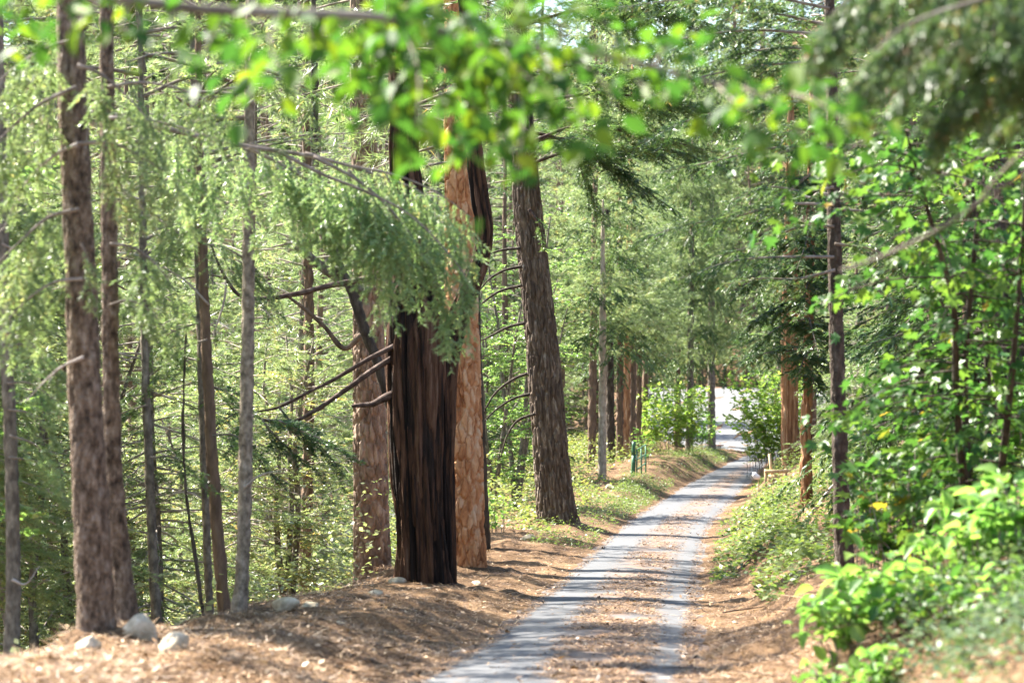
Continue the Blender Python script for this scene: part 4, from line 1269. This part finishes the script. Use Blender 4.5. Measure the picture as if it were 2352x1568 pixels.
# cedar close by on the right, its drooping sprays hang into the top right corner
xb, yb = 3.3, 11.5
ncz = gz(xb, yb)
nc = thing("cedar_tree", "blurred dark cedar boughs drooping into the top right corner", "cedar", (xb, yb, ncz))
onc = np.array([xb, yb, ncz])
mb = MB()
tp = np.array([[xb, yb, ncz - .3], [xb, yb, 1.0], [xb + .05, yb, 3], [xb, yb, 6], [xb, yb, 9]])
trunk_surface(mb, tp - onc, np.array([.17, .15, .13, .1, .04]), 'cedar', 8, 40, .08, .5)
mb.build("trunk", M['bark_redcedar'], nc, True)
for kx, rows in enumerate([[(2700, -120), (2450, -60), (2250, 0), (2080, 60), (1980, 150)], [(2700, -60), (2480, 30), (2330, 70), (2180, 110), (2060, 190)], [(2700, 0), (2500, 80), (2350, 120), (2230, 190), (2160, 260)],
                           [(2700, -200), (2400, -140), (2150, -90), (1960, -10), (1880, 80)], [(2720, 80), (2520, 120), (2400, 170), (2300, 230)], [(2400, -140), (2200, -60), (2120, 20), (2080, 110)]]):
    spray(nc, onc, rows, 10.8 + .25 * kx, 'cedar_fine', 'cedar', .022, 500 + kx, tw=.40, tsp=.032, hang=.5, dens=2.4, size=.95, start=.2, drp=.25)
for kx, rows in enumerate([[(2700, 330), (2450, 350), (2300, 430), (2150, 530), (2020, 590), (1930, 620)], [(2700, -20), (2500, 40), (2320, 60), (2150, 100), (2060, 160)], [(2700, 260), (2480, 300), (2340, 360), (2230, 480)]]):
    limb(nc, onc, rows, 11.2 + kx * .2, .015, 'twig', "bare_branch", .004)

# big-leaf maple on the right bank
rng = np.random.default_rng(91)
base = P(2240, 1330, 24)
base[2] = gz(base[0], base[1])
mp = thing("maple_tree", "many-stemmed maple with large lobed leaves filling the right side above the bank", "maple", base)
stems = [[(2240, 1320, 24), (2228, 1100, 23.8), (2215, 900, 23.5), (2230, 650, 23), (2260, 400, 22.5), (2290, 150, 22)], [(2250, 1320, 24), (2262, 1150, 24), (2270, 950, 24.2), (2262, 700, 24.2), (2240, 500, 24), (2220, 250, 24)],
         [(2245, 1320, 24), (2215, 1130, 23), (2196, 900, 22.2), (2190, 700, 21.5), (2130, 480, 21), (2080, 300, 20.5)], [(2255, 1320, 24), (2290, 1150, 23), (2320, 900, 22), (2345, 600, 21.5), (2360, 350, 21)]]
stp = []
for kx, s in enumerate(stems):
    p = crom(PL(s, 24), 30)
    p[0, 2] = base[2] - .2
    stp.append(p)
    mb = MB()
    tube(mb, p - base, np.linspace(.05, .012, 30), 8, rough=.15, seed=kx)
    mb.build("stem", M['bark_dark'], mp, True)
paths = []
mb = MB()
for kx in range(170):
    p0 = stp[kx % 4][int(rng.integers(8, 30))]
    az = rng.uniform(0, 6.283)
    L = rng.uniform(.5, 1.5)
    d = np.array([math.cos(az), math.sin(az) * .8, rng.uniform(-.1, .35)])
    t = np.linspace(0, 1, 8)[:, None]
    p = p0 + d * L * t + np.array([0, 0, -.35]) * L * t ** 2
    paths.append(p)
    tube(mb, p - base, np.linspace(.010, .003, 8), 4)
mb.build("twigs", M['bark_dark'], mp)
A, D = along(paths, .085, rng, .08)
leafed(mp, base, 'maple', 'maple_leaf', 'maple_mass', A, D, .17, rng, 300, .5)
print("maple leaves", len(A))


def shrub(name, label, cat, px, py, d, hpx, wpx, nst, kind, mat, mass, size, sp, seed, lean=(0, 0), wood='twig', cap=300):
    rng = np.random.default_rng(seed)
    b = P(px, py, d)
    b[2] = gz(b[0], b[1])
    root = thing(name, label, cat, b)
    H, W = hpx / FPX * d, wpx / FPX * d
    paths = []
    for i in range(nst):
        a = rng.random() * 6.283
        r = math.sqrt(rng.random()) * W * .5
        h = H * rng.uniform(.55, 1.05)
        t = np.linspace(0, 1, 9)[:, None]
        e = np.array([math.cos(a) * r * .75 + lean[0] * W, math.sin(a) * r * .6 + lean[1] * W, h])
        b0 = b + np.array([math.cos(a + 1) * r * .55, math.sin(a + 1) * r * .55, 0])
        b0[2] = gz(b0[0], b0[1])
        p = b0 + np.array([[0, 0, -.05]]) + e * t ** np.array([[1.4, 1.4, .8]]) + np.array([0, 0, -.15 * H]) * t ** 4 + rng.normal(0, .01, (9, 3))
        p[:, :2] += rng.normal(0, .05 * W, 2) * (1 - t)
        paths.append(p)
        mb = MB()
        tube(mb, p - b, np.linspace(.008, .003, 9), 5)
        mb.build("stem", M[wood], root)
    A, D = along([p[1:] for p in paths], sp, rng, .035)
    D = nrm(D + np.array([[0, 0, .35]]))
    leafed(root, b, kind, mat, mass, A, D, size, rng, cap, .4)
    return root


shrub("leafy_shrub", "tallest lime-green shrub at the lower right, at the slim dark trunk's foot", "shrub", 2010, 1440, 19.5, 230, 230, 44, 'ovate', 'lime_leaf', 'lime_mass', .15, .075, 1001, (-.1, -.2))
shrub("leafy_shrub", "lime-green shrub spilling down the bank, below the tallest one", "shrub", 1985, 1520, 18.2, 180, 230, 40, 'ovate', 'lime_leaf', 'lime_mass', .14, .07, 1013, (-.1, -.2))
shrub("leafy_shrub", "small lime shrub at the picture's bottom edge, lowest of the lime ones", "shrub", 1950, 1600, 16.8, 170, 220, 34, 'ovate', 'lime_leaf', 'lime_mass', .12, .06, 1002)
shrub("leafy_shrub", "lime shrub in the shade right of the tallest lime one", "shrub", 2105, 1440, 19.2, 170, 160, 24, 'ovate', 'lime_leaf', 'lime_mass', .14, .075, 1014)
shrub("leafy_shrub", "fresh green shrub with a leaning pale stem at the right, above bare litter", "shrub", 2240, 1400, 18.5, 330, 260, 34, 'ovate', 'lime_leaf', 'lime_mass', .15, .08, 1003, (.05, 0))
shrub("leafy_shrub", "green shrub cut by the right edge beside the leaning-stemmed one", "shrub", 2370, 1420, 18.0, 290, 220, 26, 'ovate', 'lime_leaf', 'lime_mass', .13, .06, 1004)
shrub("leafy_shrub", "pale green shrub in the lower right corner, in front of the grey-green ground cover", "shrub", 2300, 1560, 16.5, 150, 240, 26, 'ovate', 'lime_leaf', 'lime_mass', .10, .055, 1015)
shrub("leafy_shrub", "low green shrub between the spilling lime one and the leaning-stemmed one", "shrub", 2130, 1500, 17.6, 130, 200, 22, 'ovate', 'maple_leaf', 'maple_mass', .11, .06, 1016)
shrub("young_maple", "dark shaded young maple behind the lime shrub, under the slim right trunk", "maple", 2100, 1390, 23, 360, 320, 24, 'maple', 'maple_leaf', 'maple_mass', .2, .09, 1005)
shrub("young_maple", "shaded young maple with lobed leaves rising right of the slim dark trunk", "maple", 2060, 1260, 27, 440, 320, 30, 'maple', 'maple_leaf', 'maple_mass', .19, .09, 1006)
shrub("young_maple", "leafy young maple in front of the rough trunk at the right edge", "maple", 2290, 1250, 26, 480, 340, 34, 'maple', 'maple_leaf', 'maple_mass', .19, .09, 1007)
shrub("leafy_bush", "sunlit yellow-green bush hanging over the lane's right side at the bend", "bush", 1776, 1080, 114, 270, 200, 110, 'maple', 'sun_leaf', 'sun_mass', .26, .13, 1008)
shrub("leafy_bush", "bright green bush between the gate and the far trunks", "bush", 1535, 1062, 128, 185, 190, 95, 'maple', 'sun_leaf', 'sun_mass', .3, .15, 1009)
shrub("leafy_bush", "green bush between the two grey trunks at the far bend", "bush", 1610, 1050, 150, 100, 80, 40, 'maple', 'lime_leaf', 'lime_mass', .28, .18, 1010)
shrub("leafy_bush", "green sapling clump right behind the open gate", "bush", 1478, 1110, 108, 95, 50, 12, 'maple', 'lime_leaf', 'lime_mass', .2, .15, 1011)
shrub("leafy_bush", "small yellowing bush at the foot of the ponderosa, on its right", "bush", 1145, 1240, 58, 110, 60, 10, 'maple', 'lime_leaf', 'lime_mass', .15, .12, 1012)


# ------------------------------------------------------------------ litter, weeds, brambles
def scatter(n, ymin, ymax, smin, smax, rng, power=2.0):
    uu = rng.random(n)
    y = 1 / (1 / ymin + uu * (1 / ymax - 1 / ymin))
    s = rng.uniform(smin, smax, n)
    return s, y


def lay(mb, x, y, z, rng, ln, wd, shape=NEEDLE, tilt=.18, tint=None):
    n = len(x)
    a = rng.random(n) * 6.283
    X = np.stack([np.cos(a), np.sin(a), rng.normal(0, tilt, n)], -1)
    up = np.array([[0, 0, 1.]]) + rng.normal(0, .25, (n, 3))
    X, Y, Z = frames(X, up)
    stamp(mb, shape[0], shape[1], np.stack([x, y, z], -1), X, Y, Z, ln, wd, tint=rng.random(n) if tint is None else tint)


rng = np.random.default_rng(55)
mb = MB()
s, y = scatter(160000, 14, 80, -5.2, 6.0, rng)
xc = (XL(y) + XR(y)) / 2
x = xc + s
off_road = (x < XL(y) - .02 + rng.normal(0, .12, len(x))) | (x > XR(y) + rng.normal(0, .14, len(x)))
x, y = x[off_road], y[off_road]
gzv = np.maximum(ground(x, y), ROADZ(y) - .02)
lay(mb, x, y, gzv + rng.uniform(.0, .035, len(x)), rng, rng.uniform(.08, .2, len(x)), .008, tilt=.25)
s, y = scatter(12000, 14, 80, -5.2, 6.0, rng)
x = (XL(y) + XR(y)) / 2 + s
k_ = (x < XL(y)) | (x > XR(y))
x, y = x[k_], y[k_]
lay(mb, x, y, ground(x, y) + rng.uniform(.005, .03, len(x)), rng, rng.uniform(.04, .09, len(x)), rng.uniform(.02, .05, len(x)), BLADE, .3, np.clip(rng.random(len(x)) * 1.1, 0, 1))
s, y = scatter(1100, 14, 80, -5.2, 6.0, rng)
x = (XL(y) + XR(y)) / 2 + s
k_ = (x < XL(y)) | (x > XR(y))
x, y = x[k_], y[k_]
lay(mb, x, y, ground(x, y) + .02, rng, rng.uniform(.15, .6, len(x)), rng.uniform(.008, .02, len(x)), PRISM, .08, rng.random(len(x)) ** 2)
mb.build("pine_litter", M['litter'], None, kind="stuff")

mb = MB()
s, y = scatter(150000, 14, 120, 0, 1, rng)
bc, bw = band(y)
x = XL(y) + (XR(y) - XL(y)) * s
pn = fbm(x * 1.3, y * .55, 0 * x, 61, 4)
prob = np.exp(-((s - bc) / bw) ** 4) * sstep(.36, .46, pn) + .9 * sstep(.9, 1.0, s) + .9 * sstep(.1, .0, s) + .012
keep = rng.random(len(y)) < prob
x, y, s = x[keep], y[keep], s[keep]
z = ROADZ(y) - .035 * (2 * s - 1) ** 2 + .012 + (fbm(x * .5, y * .5, 0 * x, 3, 2) - .5) * .03
lay(mb, x, y, z + .004 + rng.uniform(0, .018, len(x)), rng, rng.uniform(.06, .16, len(x)), .011, NEEDLE, .1)
kk = kk = rng.random(len(x)) < .1
lay(mb, x[kk], y[kk], z[kk] + .01, rng, rng.uniform(.04, .11, kk.sum()), rng.uniform(.025, .06, kk.sum()), BLADE, .3, np.clip(rng.random(kk.sum()) * .8, 0, 1))
mb.build("lane_litter", M['litter'], None, kind="stuff")


def cover(name, mat, n, fn, rng, size, hmax, shape=BLADE, aspect=.6):
    x, y, h = fn(n)
    z = ground(x, y)
    pn = fbm(x * 1.2, y * .8, 0 * x, 77, 3)
    h = h * (.3 + 1.4 * sstep(.35, .65, pn))
    k = rng.random(len(x)) < sstep(.30, .5, pn) + .06
    x, y, z, h = x[k], y[k], z[k], h[k]
    n = len(x)
    mb = MB()
    f = rng.random(n) ** .7
    pos = np.stack([x, y, z + .02 + h * f], -1)
    a = rng.random(n) * 6.283
    X, Y, Z = frames(np.stack([np.cos(a), np.sin(a), rng.normal(-.1, .35, n)], -1), np.array([[0, 0, 1.]]) + rng.normal(0, .4, (n, 3)))
    sz = size * rng.uniform(.6, 1.3, n)
    stamp(mb, shape[0], shape[1], pos, X, Y, Z, sz, sz * aspect, tint=np.clip(.5 * rng.random(n) + .5 * pn[k], 0, 1))
    mb.build(name, M[mat], None, kind="stuff")


def right_bank(n):
    y = 1 / (1 / 33 + rng.random(n) * (1 / 150 - 1 / 33))
    o = rng.random(n) ** .8 * 7 + np.where(y < 42, .9, .25)
    x = XR(y) + o
    y = np.where((y > 78) & (y < 93) & (o < 2.4), y - 22, y)
    x = XR(y) + o
    k = ~((y < 60) & (o > 1.9) & (o < 3.6) & (rng.random(n) < .75))
    return x[k], y[k], (np.where(y < 95, .26, .5) * sstep(.2, 1.6, o))[k]


cover("bank_brambles", 'weed', 85000, right_bank, rng, .115, .5)


def left_edge(n):
    y = rng.uniform(54, 150, n)
    o = rng.random(n) * 1.5 + .1
    o = np.where(y > 92, rng.random(n) * 2.0 + .2, o)
    wt = np.interp(y, [54, 56, 62, 66, 72, 78, 94, 99, 112, 122, 150], [.5, .6, .1, .15, .9, 1, .9, .1, .15, .8, .9])
    k = rng.random(n) < wt
    return (XL(y) - o)[k], y[k], np.full(k.sum(), .22)


cover("verge_weeds", 'weed', 45000, left_edge, rng, .085, .2, aspect=.35)


def left_back(n):
    y = 1 / (1 / 60 + rng.random(n) * (1 / 145 - 1 / 60))
    o = 1.6 + rng.random(n) ** .8 * 9
    o = np.where(y > 92, o + 1.2, o)
    return XL(y) - o, y, .75 * sstep(1.4, 4.0, o)


cover("understorey_plants", 'weed', 60000, left_back, rng, .13, .8)


def low_right(n):
    y = rng.uniform(12.5, 19.5, n)
    x = XR(y) + rng.uniform(1.3, 4.4, n)
    return x, y, np.full(n, .22)


cover("grey_green_ground_cover", 'blue_weed', 11000, low_right, rng, .06, .2)


def left_valley(n):
    y = np.where(rng.random(n) < .25, rng.uniform(17, 34, n), rng.uniform(34, 110, n))
    o = np.where(y < 34, rng.random(n) * 6 + 1.1, rng.random(n) * 22 + 1.0) + CREST(y)
    return XL(y) - o, y, np.where(y < 34, .6, 1.3)


cover("slope_undergrowth", 'oak', 60000, left_valley, rng, .13, 1.2)


# ------------------------------------------------------------------ rocks
def rock(label, px, py, d, w, h, seed, mat='rock'):
    rng = np.random.default_rng(seed)
    b = P(px, py, d)
    W, H = w / FPX * d / 2, h / FPX * d / 2
    b[2] = gz(b[0], b[1])
    nu_, nv_ = 26, 16
    uu = np.arange(nu_) / nu_ * 2 * math.pi
    vv = np.linspace(-math.pi / 2 + .02, math.pi / 2 - .02, nv_)
    V, U = np.meshgrid(vv, uu, indexing='ij')
    nx, ny, nz = np.cos(V) * np.cos(U), np.cos(V) * np.sin(U), np.sin(V)
    r = np.ones_like(nx) * 1.25
    for q in range(16):                     # planes cut facets off a ball
        dv = nrm(rng.normal(0, 1, 3))
        dp = nx * dv[0] + ny * dv[1] + nz * dv[2]
        r = np.minimum(r, rng.uniform(.72, 1.02) / np.maximum(dp, .2))
    r = r + (fbm(nx * 3 + seed, ny * 3, nz * 3, seed, 3) - .5) * .12
    v = np.stack([nx * r * W, ny * r * W * .85, nz * r * H], -1)
    i = np.arange(nv_ * nu_).reshape(nv_, nu_)
    q = np.stack([i[:-1], np.roll(i[:-1], -1, 1), np.roll(i[1:], -1, 1), i[1:]], -1).reshape(-1, 4)
    mb = MB()
    mb.add(v.reshape(-1, 3), q=np.vstack([q]), t=np.vstack([np.stack([np.full(nu_ - 2, i[-1, 0]), i[-1, 1:-1], i[-1, 2:]], -1)]))
    o = mb.build("rock", M[mat], None, False, label=label, cat="rock", group=None)
    o.location = (b[0], b[1], b[2] + H * .28)
    o.rotation_euler = (rng.normal(0, .15), rng.normal(0, .15), rng.random() * 6)
    return o


M['rock'] = solid_mat("grey_rock", [(.28, (.22, .17, .10)), (.5, (.45, .375, .26)), (.72, (.64, .56, .43))], 7, None, 6, .85, .5, 30, bdist=.01)
for a in [("big pale rock wedged against the right side of the left trunk's foot", 320, 1434, 20.4, 80, 78), ("medium grey rock lying in the litter below the big pale rock", 402, 1500, 18.9, 76, 56),
          ("mossy rock half buried at the left foot of the thick trunk", 203, 1500, 19.6, 54, 46), ("dark grey rock on the bank's crest between pale trunk and cedar", 655, 1416, 28, 66, 36),
          ("small rock in the litter of the bank left of the cedar's foot", 862, 1404, 33.5, 46, 26), ("pale stone at the left foot of the huge cedar", 910, 1360, 38.5, 40, 18),
          ("flat pale stone directly at the huge cedar's foot", 985, 1374, 37.6, 46, 16), ("grey stone just right of the dark rock on the bank's crest", 712, 1412, 29.5, 44, 18),
          ("tiny stone on the sunlit litter right of the big pale rock", 482, 1440, 24, 26, 16), ("flat stone on the verge before the leaning fir", 1215, 1246, 56, 34, 16),
          ("small pointed stone lying in the sunlit litter of the left bank", 592, 1492, 21, 18, 14), ("pale stone at the litter's edge near the lane, right of the cedar", 1092, 1362, 39.5, 26, 12),
          ("small pale block on the weedy verge left of the gate", 1402, 1160, 85, 22, 14), ("stone in the litter on the near right bank beside the lane", 1690, 1385, 31, 18, 10)]:
    rock(*a, seed=int(a[1]))


# ------------------------------------------------------------------ gate, barrier, small things
M['green'] = solid_mat("green_paint", [(.3, (.02, .085, .04)), (.55, (.035, .14, .07)), (.8, (.07, .20, .11))], 8, None, 4, .5, .1, 40, spec=.5)
M['wood'] = solid_mat("raw_wood", [(.3, (.36, .25, .13)), (.5, (.48, .36, .20)), (.7, (.58, .46, .29))], 14, (1, 1, .15), 4, .75, .2, 40)
M['white'] = solid_mat("white_paint", [(.3, (.6, .58, .55)), (.6, (.75, .73, .7))], 8, None, 3, .6, .05)
M['rust'] = solid_mat("rusty_metal", [(.3, (.10, .05, .035)), (.6, (.22, .11, .07))], 10, None, 4, .7, .2)


def bar(mb, a, b, r, sides=8):
    a, b = np.asarray(a, float), np.asarray(b, float)
    tube(mb, np.array([a + (b - a) * t for t in (0, .33, .67, 1)]), r, sides)


def box(mb, c, s, rot=0.0):
    c = np.asarray(c, float)
    v = np.array([[x, y, z] for x in (-.5, .5) for y in (-.5, .5) for z in (-.5, .5)]) * np.asarray(s, float)
    ca, sa = math.cos(rot), math.sin(rot)
    v = np.stack([v[:, 0] * ca - v[:, 1] * sa, v[:, 0] * sa + v[:, 1] * ca, v[:, 2]], -1) + c
    mb.add(v, q=[[0, 1, 3, 2], [4, 6, 7, 5], [0, 4, 5, 1], [2, 3, 7, 6], [0, 2, 6, 4], [1, 5, 7, 3]])


gd = 96.0
gp = P(1453, 1146, gd)
gp[2] = gz(gp[0], gp[1])
gate = thing("metal_gate", "green metal tube gate standing open beside its green post at the lane's left edge", "gate", gp)
pt = P(1456, 1014, gd) - gp
mb = MB()
bar(mb, (0, 0, -.2), (pt[0], 0, pt[2] * .62), .085, 12)
mb.build("post", M['green'], gate, True)
mb = MB()
bar(mb, (pt[0] * .62, 0, pt[2] * .62), (pt[0], 0, pt[2]), .075, 12)
mb.build("post_top", M['green'], gate, True)
g0 = np.array([.16, -.1, 0])
dirg = np.array([.50, 2.6, 0])
zt, zb = (P(1465, 1033, gd) - gp)[2], (P(1465, 1143, gd) - gp)[2]
for f in (0, .5, 1.0):
    mb = MB()
    q0 = g0 + dirg * f
    bar(mb, q0 + [0, 0, zb + .02], q0 + [0, 0, zt + .1 * f], .032, 8)
    mb.build("upright", M['green'], gate, True)
for i in range(6):
    mb = MB()
    z0 = zb + (zt - zb) * i / 5
    bar(mb, g0 + [0, 0, z0], g0 + dirg + [0, 0, z0 + .1], .028, 8)
    mb.build("rail", M['green'], gate, True)
for z0 in (zb + .3, zt - .4):
    mb = MB()
    bar(mb, (0.02, 0, z0), g0 + [0, 0, z0], .03, 8)
    mb.build("hinge", M['rust'], gate, True)

bd = 92.0
bp = P(1764, 1112, bd)
bp[2] = gz(bp[0], bp[1])
bar_t = thing("wooden_barrier", "raw wooden barrier with a leaning upright stake beside the lane on the right", "barrier", bp)
mb = MB()
box(mb, P(1786, 1082, bd) - bp, (1.0, .05, .13), .1)
mb.build("rail", M['wood'], bar_t)
for (a, b) in (((1758, 1120), (1760, 1083)), ((1806, 1118), (1806, 1082))):
    mb = MB()
    pa, pb = P(*a, bd) - bp, P(*b, bd) - bp
    box(mb, (pa + pb) / 2 + np.array([0, .06, -.1]), (.10, .05, abs(pb[2] - pa[2]) + .4))
    mb.build("leg", M['wood'], bar_t)
mb = MB()
pa, pb = P(1778, 1112, bd) - bp, P(1768, 1042, bd) - bp
mb2 = MB()
bar(mb2, pa + [0, .12, -.3], pb + [0, .12, 0], .055, 4)
mb2.build("stake", M['wood'], bar_t)
mb = MB()
box(mb, P(1782, 1098, bd) - bp + [0, .09, 0], (.55, .02, .28))
mb.build("panel", M['wood'], bar_t)

wp = P(1742, 1100, bd)
wp[2] = gz(wp[0], wp[1])
wm = thing("marker_post", "small white-headed marker post at the lane's right edge by the wooden barrier", "post", wp)
mb = MB()
bar(mb, (0, 0, -.15), (0, 0, .55), .02, 8)
mb.build("stake", M['wood'], wm)
mb = MB()
tube(mb, [(0, 0, .50), (0, 0, .56), (-.08, 0, .60), (-.16, 0, .70), (-.17, 0, .78)], [.05, .11, .12, .10, .04], 10)
mb.build("head", M['white'], wm, True)

sp_ = P(1645, 1032, 160)
sp_[2] = gz(sp_[0], sp_[1])
us = thing("utility_box", "small flat-topped rusty box on a stand at the far bend beside the last trunk", "box", sp_)
mb = MB()
box(mb, (0, 0, .28), (.9, .6, .06), .2)
mb.build("lid", M['rust'], us)
mb = MB()
box(mb, (0, 0, .05), (.6, .4, .4), .2)
mb.build("body", M['white'], us)

# fallen sticks
for kx, (a, b, d, r, lb) in enumerate([((1850, 1180), (1920, 1130), 50, .05, "grey fallen limb leaning on the right bank behind the slim trunk"), ((2235, 1370), (2290, 1400), 21, .016, "pale broken stick lying on the litter below the right-hand shrub"),
                                       ((1660, 1380), (1760, 1300), 33, .012, "thin dark stick lying up the right bank's litter beside the lane"), ((1780, 1240), (1830, 1200), 46, .012, "thin stick on the sunlit bank at the young cedar's foot"),
                                       ((1700, 1480), (1790, 1450), 22.5, .013, "dark twig lying on the shaded litter at the lane's near right edge")]):
    pa, pb = P(*a, d), P(*b, d + .3)
    pts = np.array([pa + (pb - pa) * t for t in np.linspace(0, 1, 8)])
    zg = ground(pts[:, 0], pts[:, 1])
    pts[:, 2] = zg + r + (np.linspace(.0, .5, 8) if kx == 0 else .02 + .02 * np.sin(np.linspace(0, 5, 8)))
    mb = MB()
    o0 = pts[0].copy()
    tube(mb, pts - o0, np.linspace(r, r * .5, 8), 6, rough=.2, seed=kx)
    o = mb.build("fallen_stick", M['pale_twig' if kx in (0, 1) else 'deadwood'], None, True, label=lb, cat="stick")
    o.location = tuple(o0)

MARKS = [(-400, "the picture's left edge"), (190, "the thick left trunk"), (255, "the pale-edged trunk"), (340, "the thin mossy trunk"), (490, "the dark curved trunk"), (565, "the pale mottled trunk"), (705, "the slim rough pine"),
         (850, "the large brown pine"), (965, "the huge dark cedar"), (1075, "the orange ponderosa"), (1240, "the leaning fir"), (1400, "the row of trunks"), (1600, "the far bend's trunks"), (1855, "the reddish young cedar"),
         (1925, "the slim right-hand trunk"), (2080, "the broad dark trunk"), (2320, "the rough edge trunk"), (2700, "the picture's right edge")]
LOOK = {'fir': "pale-needled fir", 'cedar': "green cedar", 'pine': "long-needled pine", 'broad': "bright-leaved tree", 'oak': "small-leaved oak"}
ORD = ["nearest", "second nearest", "third nearest", "fourth nearest", "fifth nearest", "sixth nearest", "seventh nearest", "eighth nearest", "ninth nearest", "tenth nearest", "eleventh nearest", "twelfth nearest"]
seen = {}
for t, kd, px, d in sorted(BG, key=lambda r: r[3]):
    if t.get("group", "").startswith("trees beyond the left"):
        continue
    i = max(j for j in range(len(MARKS)) if MARKS[j][0] <= max(px, -399))
    n = seen.get((i, kd), 0)
    seen[(i, kd)] = n + 1
    t["label"] = "%s %s between %s and %s" % (ORD[min(n, 11)], LOOK[kd], MARKS[i][1], MARKS[min(i + 1, len(MARKS) - 1)][1])

print("objects", len(bpy.data.objects), "tris", sum(sum(len(p.vertices) - 2 for p in m.polygons) if len(m.polygons) < 5 else len(m.loops) - 2 * len(m.polygons) for m in bpy.data.meshes))
